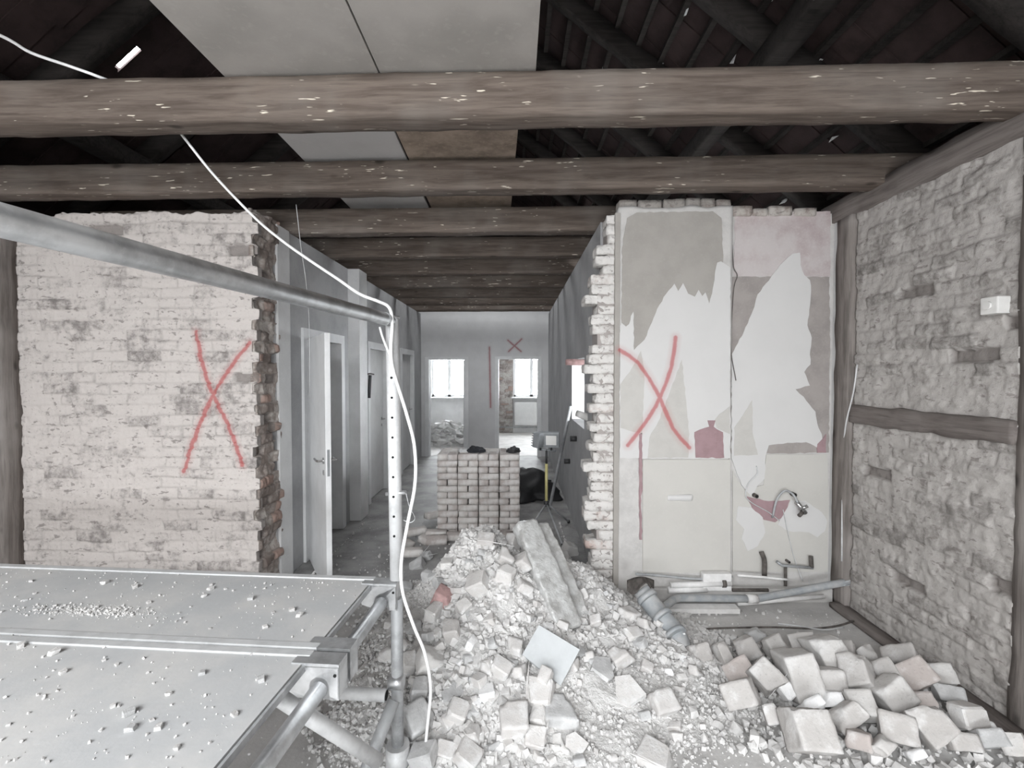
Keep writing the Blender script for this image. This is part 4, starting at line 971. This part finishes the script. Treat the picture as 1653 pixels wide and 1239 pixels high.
# ------------------------------------------------------------------ work lamp on tripod
tc = P(882, 800, 4.9); tx, ty = tc.x, tc.y; zh = P(882, 812, 4.9).z
tl = empty('work_lamp', (tx, ty, 0), 'twin floodlight on a yellow tripod pole standing right of the brick stack', 'lamp')
tube('pole', [(tx, ty, zh), (tx, ty, P(882, 748, 4.9).z)], .016, M['yellow'], tl)['label'] = 'yellow lower pole'
tube('pole', [(tx, ty, P(882, 748, 4.9).z), (tx, ty, P(882, 725, 4.9).z)], .012, M['blackp'], tl)
cz = P(882, 726, 4.9).z
tube('crossbar', [(tx - .09, ty, cz + .01), (tx + .1, ty, cz - .01)], .012, M['greyp'], tl)
for sx_, w_, ang, big in ((-.065, .09, .9, 0), (.05, .17, -.15, 1)):
    Mx = Matrix.Translation((tx + sx_, ty - .02, cz + .115)) @ Euler((.12, 0, ang)).to_matrix().to_4x4()
    hd = cbox('lamp_head', (-.085, -.04, -.08), (.085, .04, .08), M['greyp'], tl, bev=.01, M=Mx)
    cbox('lamp_glass', (-.055, -.045, -.05), (.055, -.036, .05), M['plasticw'] if big else M['greyp'], hd, bev=.003, M=Mx)
    mb = MB()
    for k in range(6): mb.box((-.08, .04, -.07 + k * .026), (.08, .058, -.062 + k * .026), M=Mx)
    mb.build('cooling_fin', M['greyp'], hd)
    tube('bracket', [(tx + sx_, ty - .01, cz), (tx + sx_, ty - .02, cz + .045)], .01, M['blackp'], tl)
tube('hub', [(tx, ty, zh - .03), (tx, ty, zh + .03)], .028, M['blackp'], tl)
for fx, fy in ((P(845, 850, 4.5).x - .02, ty - .35), (P(908, 880, 4.5).x, ty - .42), (.60, ty + .3)):
    lg = tube('leg', [(tx, ty, zh), (fx, fy, .015)], .011, M['galvd'], tl); tube('rubber_foot', [(fx, fy, .03), (fx, fy, 0)], .016, M['blackp'], lg)
# leaning slat and wall bits in the corridor
pA = P(886, 795, 5.6); pA.z = .01; pB = Vector((CR - .03, 5.3, P(920, 655, 5.3).z))
Mx, L = along(pA, pB); tag(rough('wooden_slat', L, .045, .02, Mx, M['galvd'], amp=.002), 'long thin wooden slat leaning on the corridor wall right of the lamp', 'slat')
for zz, yy, nm in ((.98, 5.0, 'upper'), (.62, 5.6, 'lower')):
    so = tube('pipe_stub', [(CR + .01, yy, zz), (CR - .07, yy, zz)], [.03, .03], M['blackp']); tag(so, 'dark %s pipe stub on the right corridor wall' % nm, 'pipe')
# ------------------------------------------------------------------ switch and cables on the right wall
sy = 2.36 * FPX / (1605 - 832)
sz = P(1605, 493, sy).z
sw = empty('wall_switch', (RX, sy, sz), 'white surface-mounted rotary switch box high on the rough right wall', 'switch')
cbox('switch_box', (RX - .055, sy - .042, sz - .042), (RX + .01, sy + .042, sz + .042), M['plasticw'], sw, bev=.006)
tube('knob', [(RX - .054, sy, sz), (RX - .068, sy, sz)], .02, M['plasticw'], sw)
tag(tube('wire', [(RX - .02, 3.2, 1.75), (RX - .03, 3.22, 1.55), (RX - .03, 3.28, 1.35), (RX - .01, 3.33, 1.15), (RX - .02, 3.32, .7), (RX - .03, 3.3, .35)], .005, M['galvl'], curve=6), 'thin pale wire hanging down the timber post in the right corner', 'wire')
# ------------------------------------------------------------------ pipework under the plastered wall
def ptube(name, pts, r, mat, label, curve=6, parent=None, cat='pipe', **k):
    o = tube(name, pts, r, mat, parent, curve=curve, seg=16, **k)
    if parent is None: tag(o, label, cat)
    elif label: o['label'] = label
    return o
dp = ptube('drain_pipe', [P(1036, 950, 3.0), P(1050, 972, 2.95), P(1072, 1000, 2.85), P(1090, 1022, 2.78), P(1102, 1050, 2.70)], [.062] * 25, M['pipeg'], 'thick grey drain pipe with collars curving down onto the rubble')
for a, b in (((1042, 960), (1047, 967)), ((1066, 992), (1071, 998)), ((1088, 1020), (1092, 1026))):
    ya = 2.98 - .28 * (a[0] - 1036) / 66; tube('pipe_collar', [P(a[0], a[1], ya), P(b[0], b[1], ya - .02)], .069, M['pipeg'], dp, seg=18)
# torn sheet-metal flashing at its mouth
Vf = []; Ff = []
for i in range(14):
    for j in range(4):
        a = i / 13; Vf.append(P(1012 + a * 44, 936 - 9 * math.sin(a * 7 + j) * (j / 3) + j * 6 - 6 * math.sin(a * 3.1), 3.02 + .05 * math.cos(a * 6) - .03 * j))
for i in range(13):
    for j in range(3): Ff.append((i * 4 + j, (i + 1) * 4 + j, (i + 1) * 4 + j + 1, i * 4 + j + 1))
fl = finish('metal_flashing', Vf, Ff, M['rust'], smooth=True); md = fl.modifiers.new('t', 'SOLIDIFY'); md.thickness = .004; tag(fl, 'crumpled torn metal flashing at the mouth of the thick drain pipe', 'metal')
yp = RY - .13
ptube('drain_pipe', [P(1062, 985, 3.12), P(1078, 975, 3.16), P(1092, 966, yp - .03), P(1120, 965, yp), P(1210, 966, yp)], .026, M['pipeg'], 'medium grey pipe running level along the foot of the plastered wall')
ptube('drain_pipe', [P(1222, 966, yp), P(1290, 953, yp), P(1372, 938, yp - .02)], .025, M['pipeg'], 'medium grey pipe rising to the hole in the timber post corner', curve=3)
ptube('pipe_sleeve', [P(1206, 966, yp - .003), P(1222, 966, yp - .003)], .031, M['pipew'], 'white sleeve joining the two medium grey pipes', curve=0)
ptube('water_pipe', [P(1078, 952, RY - .06), P(1140, 950, RY - .06)], .025, M['pipew'], 'short white pipe behind the level grey pipe, left end', curve=0)
wpz = ptube('water_pipe', [P(1082, 944, RY - .07), P(1180, 941, RY - .07)], .021, M['pipew'], 'upper white pipe with wide fitting along the plastered wall foot', curve=0)
cbox('pipe_fitting', tuple(P(1135, 954, RY - .08)), tuple(Vector(P(1182, 926, RY - .08)) + Vector((0, .06, 0))), M['pipew'], wpz, bev=.01)
tube('pipe_collar', [P(1165, 941, RY - .07), P(1171, 941, RY - .07)], .03, M['rust'], wpz)
ptube('water_pipe', [P(1182, 952, RY - .05), P(1240, 952, RY - .05)], .012, M['rust'], 'rusty thin pipe right of the white fitting', curve=0)
ptube('water_pipe', [P(1190, 928, RY - .06), P(1230, 931, RY - .06), P(1272, 935, RY - .06)], .009, M['pipew'], 'thin white pipe ending below the wall bracket', curve=3)
ptube('steel_conduit', [P(1026, 926, RY - .05), P(1060, 928, RY - .06), P(1130, 934, RY - .06), P(1165, 928, RY - .05), P(1182, 930, RY - .05)], .009, M['galvd'], 'thin bent grey conduit above the white pipes')
dc = MB(); a = P(1080, 990, yp - .1); b = P(1186, 974, yp - .02); dc.box((a.x, yp - .1, a.z), (b.x, yp - .02, b.z))
tag(dc.build('cable_duct', M['pipew']), 'white square duct length lying before the grey pipe', 'duct')
ptube('water_pipe', [P(1190, 974, yp + .02), P(1330, 962, yp + .02)], .016, M['pipew'], 'long white pipe lying under the rising grey pipe', curve=0)
cbl = PZ(1230, 965, 0)
struct(cbox('baseboard_right', (Pw0 + .2, RY - .04, 0), (RX - .02, RY + .01, .1), M['plas'], bev=.006))
# stubs and brackets on the wall
def stub(px, py, label, r=.016):
    p = P(px, py, RY2); o = tube('pipe_stub', [p + Vector((0, .01, 0)), p - Vector((0, .05, 0))], r, M['rust']); tag(o, label, 'pipe'); tube('pipe_bore', [p - Vector((0, .049, 0)), p - Vector((0, .0515, 0))], r * .7, M['hole'], o); return o
stub(1216, 798, 'left capped pipe stub in the plastered wall')
t_ = stub(1277, 796, 'right pipe stub carrying the old tap hose')
tp = empty('old_tap', P(1292, 818, RY2 - .07), 'chromed old tap dangling from its curved hose on the plastered wall', 'tap')
tube('hose', [P(1247, 835, RY2 - .02), P(1254, 806, RY2 - .04), P(1266, 792, RY2 - .06), P(1277, 795, RY2 - .06), P(1284, 803, RY2 - .07), P(1288, 812, RY2 - .07)], .008, M['galvd'], tp, curve=6)
tube('tap_body', [P(1286, 810, RY2 - .07), P(1300, 828, RY2 - .07)], .017, M['chrome'], tp)
tube('tap_spout', [P(1290, 822, RY2 - .07), P(1304, 816, RY2 - .1)], .012, M['chrome'], tp)
tube('tap_valve', [P(1296, 826, RY2 - .07), P(1290, 832, RY2 - .09)], .014, M['rust'], tp)
tag(tube('wire', [P(1221, 752, RY2 - .02), P(1222, 765, RY2 - .02), P(1208, 780, RY2 - .02), P(1204, 800, RY2 - .02), P(1215, 812, RY2 - .03), P(1240, 826, RY2 - .02), P(1258, 840, RY2 - .02)], .004, M['galvl'], curve=6), 'pale looping wire around the left pipe stub', 'wire')
tag(tube('wire', [P(1264, 822, RY2 - .02), P(1272, 860, RY2 - .02), P(1282, 900, RY2 - .02), P(1296, 938, RY2 - .05)], .003, M['galvl'], curve=6), 'thin wire hanging from the tap down to the floor pipes', 'wire')
tag(tube('wire', [P(1182, 395, RY2 - .01), P(1184, 430, RY2 - .02), P(1190, 445, RY2 - .02), P(1184, 470, RY2 - .01), P(1180, 560, RY2 - .01), P(1188, 614, RY2 - .03)], .003, M['rust'], curve=6), 'thin brown wire running down the joint of the plastered walls', 'wire')
ptube('valve_pipe', [P(1229, 890, RY2 - .02), P(1234, 905, RY2 - .05), P(1234, 930, RY2 - .05)], [.017] * 13, M['rust'], 'short corroded vertical valve pipe above the floor pipes')
bk = empty('wall_bracket', P(1275, 912, RY2), 'rusty bracket with two upturned ends on the lower plastered wall', 'bracket')
tube('bracket_bar', [P(1254, 906, RY2 - .05), P(1262, 912, RY2 - .05), P(1312, 916, RY2 - .05)], .011, M['galvd'], bk)
tube('bracket_post', [P(1268, 914, RY2 - .05), P(1268, 945, RY2 - .05)], .011, M['rust'], bk)
tube('bracket_end', [P(1310, 915, RY2 - .05), P(1309, 897, RY2 - .04)], .015, M['rust'], bk)
stub(1268, 903, 'small pipe stub above the rusty bracket', .01)
mb = MB(); pA = P(1098, 1018, 2.75)
tag(place('plaster_splinter', PZ(1105, 1050, 0.03), (.05, .03, .16), (.2, -.5, .2), M['fragw'], 'white pointed plaster splinter at the drain pipe end', 'shard', 77, C_, .1), None)
# wires on the floor by the right wall
tag(tube('wire', [PZ(1110, 1016, .012), PZ(1180, 1013, .015), PZ(1250, 1012, .02), PZ(1310, 1014, .012), PZ(1350, 1010, .02), PZ(1378, 1002, .03)], .006, M['rust'], curve=6), 'dark wire lying across the floor before the floor pipes', 'wire')
tag(tube('wire', [PZ(1256, 1006, .02), PZ(1290, 1010, .02), PZ(1330, 1016, .012), PZ(1362, 1012, .012)], .005, M['galvl'], curve=6), 'pale wire crossing the dark one near the right wall', 'wire')

# ------------------------------------------------------------------ mobile scaffold
SO = Vector((P(640, 900, 1.93).x, 1.93, 0)); e1 = Vector((1, -.07, 0)).normalized(); e2 = Vector((.07, 1, 0)).normalized()
def sc(u, v, z): return SO + e1 * u + e2 * v + Vector((0, 0, z))
MS = Matrix((e1, e2, Vector((0, 0, 1)))).transposed().to_4x4(); MS.translation = SO
scf = empty('scaffold', SO, 'galvanised tube scaffold with dusty deck boards at the lower left', 'scaffold')
TR = .025
topz = P(634, 512, 1.93).z
st = tube('standard', [sc(0, 0, 0), sc(0, 0, .75)], TR, M['galvd'], scf, seg=20)
# upper upright has a row of pin holes, drawn as black discs
st2 = tube('standard', [sc(0, 0, .83), sc(-.012, 0, topz)], TR + .002, M['galvl'], scf, seg=24)
for i in range(11):
    zz = 1.02 + i * .082 * 1.0
    if zz > topz - .03: break
    f = (zz - .83) / (topz - .83); c = sc(-.012 * f, 0, zz); d = (Vector((CAMLOC.x, CAMLOC.y, 0)) - Vector((c.x, c.y, 0))).normalized(); d = (d + e1 * -.25).normalized()
    tube('pin_hole', [c + d * (TR - .004), c + d * (TR + .0028)], .0052, M['hole'], st2, seg=10)
tube('end_cap', [sc(-.012, 0, topz - .005), sc(-.012, 0, topz + .004)], TR + .006, M['galv'], st2, seg=20)
# guard rail running towards the photographer
gA = P(632, 517, 1.93); gB = P(0, 355, .66); gd = (gB - gA).normalized()
gr = tube('guard_rail', [gA, gA + gd * 2.1], TR, M['galv'], scf, seg=28)
tube('rail_rim', [gA + gd * .06, gA + gd * .066], TR + .0015, M['galvd'], gr, seg=28)
# transom carrying the decks
tube('transom', [sc(-.05, .0, .747), sc(-.05, -1.9, .747)], TR, M['galv'], scf, seg=24)
tube('transom', [sc(-2.62, .0, .747), sc(-2.62, -1.9, .747)], TR, M['galv'], scf, seg=20)
tube('standard', [sc(-2.66, 0, 0), sc(-2.66, 0, 1.0)], TR, M['galvd'], scf, seg=16)
# ledger and diagonals below
lz = .365
tube('ledger', [sc(-.03, -.05, lz), sc(-2.66, -.05, lz)], TR, M['galvl'], scf, seg=18)
tube('ledger_mouth', [sc(-.029, -.05, lz), sc(-.0285, -.05, lz)], TR * .8, M['hole'], scf, seg=18)
tube('coupler', [sc(-.03, -.01, lz + .03), sc(.03, -.01, lz + .03)], .03, M['galv'], scf)
tube('diagonal_brace', [P(440, 1118, 1.42), P(610, 1228, 1.66)], TR, M['galvl'], scf, seg=18)
tube('diagonal_brace', [P(588, 1250, 1.72), P(636, 1130, 1.86)], TR, M['galvd'], scf, seg=18)
tube('base_foot', [sc(0, 0, .12), sc(0, 0, .0)], .05, M['galvl'], scf)
# locking clip with wire loop on the upright
tube('lock_clip', [sc(-.04, -.01, 1.19), sc(.045, -.01, 1.2)], .008, M['galv'], scf); tube('clip_wire', [sc(.045, -.01, 1.2), sc(.06, -.01, 1.14), sc(.08, 0, 1.09), sc(.06, 0, 1.07), sc(.03, 0, 1.08)], .0018, M['galv'], scf, curve=6, seg=6)
# deck boards
DT = .822
def deck(v0, v1):
    """one deck: board, rails, end claws; v0 far edge, v1 near edge"""
    d = MB(); d.box((-2.55, v1 + .03, DT - .016), (-.105, v0 - .03, DT), M=MS)
    dk = d.build('deck_board', M['deck'], scf, recalc=True)
    for v in (v0, v1 + .03):
        cbox('deck_rail', (-2.57, v - .03, DT - .075), (-.095, v, DT + .006), M['alu'], dk, bev=.003, M=MS)
    cbox('deck_end', (-.1, v1 + .04, DT - .022), (-.092, v0 - .04, DT - .002), M['galvd'], dk, M=MS)
    for vc in (v0 - .034, v1 + .034):
        cl = MB(); bmB = (-.10, vc - .055, DT - .085); 
        # inverted U hook: top plate and two cheeks with arched cut-out
        cl.box((-.135, vc - .03, DT - .008), (.012, vc + .03, DT + .004), M=MS)
        cw = cl.build('deck_claw', M['galv'], dk)
        for vv in (vc - .03, vc + .027):
            n = 10; pr = [(-.135, DT - .005), (.012, DT - .005), (.012, DT - .105), (-.016, DT - .105)]
            for k in range(n + 1):
                a = math.pi * k / n; pr.append((-.05 + .031 * math.cos(a), DT - .07 + .033 * math.sin(a)))
            pr += [(-.084, DT - .10), (-.135, DT - .085)]
            m_ = len(pr); V = [MS @ Vector((a, vv, b)) for a, b in pr] + [MS @ Vector((a, vv + .004, b)) for a, b in pr]
            bm = bmesh.new(); vs = [bm.verts.new(q) for q in V]; bm.faces.new(vs[:m_]); bm.faces.new(vs[m_:][::-1])
            for k in range(m_): bm.faces.new([vs[k], vs[(k + 1) % m_], vs[m_ + (k + 1) % m_], vs[m_ + k]])
            bmesh.ops.triangulate(bm, faces=[f for f in bm.faces if len(f.verts) > 4]); bm.verts.index_update()
            finish('claw_cheek', [q.co.copy() for q in bm.verts], [[q.index for q in f.verts] for f in bm.faces], M['galv'], dk); bm.free()
        cbox('claw_nose', (.008, vc - .03, DT - .10), (.012, vc + .03, DT - .006), M['galv'], dk, M=MS)
        for uu in (-.12, .0):
            p = MS @ Vector((uu, vc - .0305, DT - .03)); tube('rivet_hole', [p, p - e2 * .0015], .0052, M['hole'], dk, seg=10)
    return dk
deck(.02, -.495)
deck(-.505, -1.04)
deck(-1.05, -1.6)
# crumbs on the deck: larger ones singly, dust as one
rr = random.Random(12); pm = []
for i in range(6):
    V, F = protos[i]; me = bpy.data.meshes.new('crumb'); me.from_pydata(V.tolist(), [], F.tolist()); me.materials.append(M['frag'] if i % 3 else M['fragg']); pm.append(me)
big = [(220, 350), (430, 335), (500, 350), (405, 965 - 820), (60, 455 - 0)]
for i in range(110):
    u = -.16 - 2.2 * rr.random(); v = -.03 - 1.15 * rr.random() ** .9
    if abs(v + .5) < .05: v -= .08
    if (MS @ Vector((u, v, 0))).y < .85: v = -.3 - .2 * rr.random()
    s = rr.choice((.009, .011, .013, .016, .021)) * rr.uniform(.8, 1.15)
    o = bpy.data.objects.new('mortar_crumb', rr.choice(pm)); COL.objects.link(o); o.location = MS @ Vector((u, v, DT + s * .3)); o.scale = (s, s, s * .85); o.rotation_euler = (0, 0, rr.uniform(0, 6.28))
    tag(o, '%s mortar crumb on the %s part of the %s scaffold deck' % ('larger' if s > .013 else 'tiny', 'left' if u < -1.5 else 'middle' if u < -.8 else 'right', 'far' if v > -.5 else 'near'), 'crumb', 'mortar crumbs on the scaffold deck')
N = 2200; rs = np.random.default_rng(3); U = -.12 - 2.3 * rs.random(N); Vv = -.02 - 1.3 * rs.random(N); Sz = .002 + .006 * rs.random(N) ** 3
cl_ = rs.random(N) < .35; U = np.where(cl_, -1.05 + .12 * rs.standard_normal(N), U); Vv = np.where(cl_, -.33 + .02 * rs.standard_normal(N), Vv)
W3 = np.array([(MS @ Vector((a, b, DT + s * .3)))[:] for a, b, s in zip(U, Vv, Sz)])
scatter('deck_dust', W3[:, 0], W3[:, 1], W3[:, 2], Sz, M['floor'], 'fine grit and dust specks spread over the scaffold deck', 'grit', 8)

# ------------------------------------------------------------------ white cable
def cablepts(lst): return [P(x, y, z) for x, y, z in lst]
c1 = cablepts([(-160, -10, 1.75), (0, 57, 2.0), (50, 85, 2.1), (110, 106, 2.19), (165, 126, 2.245), (230, 150, 2.36), (297, 222, 2.48), (345, 282, 2.5), (410, 350, 2.45), (455, 388, 2.35), (500, 420, 2.25), (545, 450, 2.14), (580, 474, 2.06), (610, 486, 1.98), (628, 496, 1.91), (633, 520, 1.885),
                (631, 560, 1.885), (633, 590, 1.885), (643, 625, 1.88), (657, 670, 1.87), (669, 720, 1.87), (670, 780, 1.87), (658, 845, 1.87), (648, 905, 1.87), (650, 955, 1.87), (668, 1010, 1.88), (686, 1055, 1.9), (695, 1110, 1.92), (690, 1170, 1.94), (683, 1240, 1.95), (678, 1262, 1.96)])
# carry the cable over the top of the foremost beam
c1[5] = Vector((c1[5].x, 2.43, 3.11))
tag(tube('power_cable', c1, .0068, M['cable'], curve=8, seg=10), 'white cable hanging from the beams over the scaffold upright down to the rubble', 'cable')
tag(tube('binding_wire', cablepts([(613, 528, 1.9), (618, 545, 1.89), (628, 570, 1.885), (632, 575, 1.885)]), .0045, M['cable'], curve=6, seg=8), 'short pale tie loop at the top of the scaffold upright', 'cable')
tag(tube('thin_wire', cablepts([(478, 330, 3.4), (486, 400, 3.5), (494, 455, 3.6), (499, 520, 3.7), (500, 640, 3.8)]), .0025, M['galvl'], curve=6, seg=6), 'thin wire hanging down before the first corridor door', 'wire')
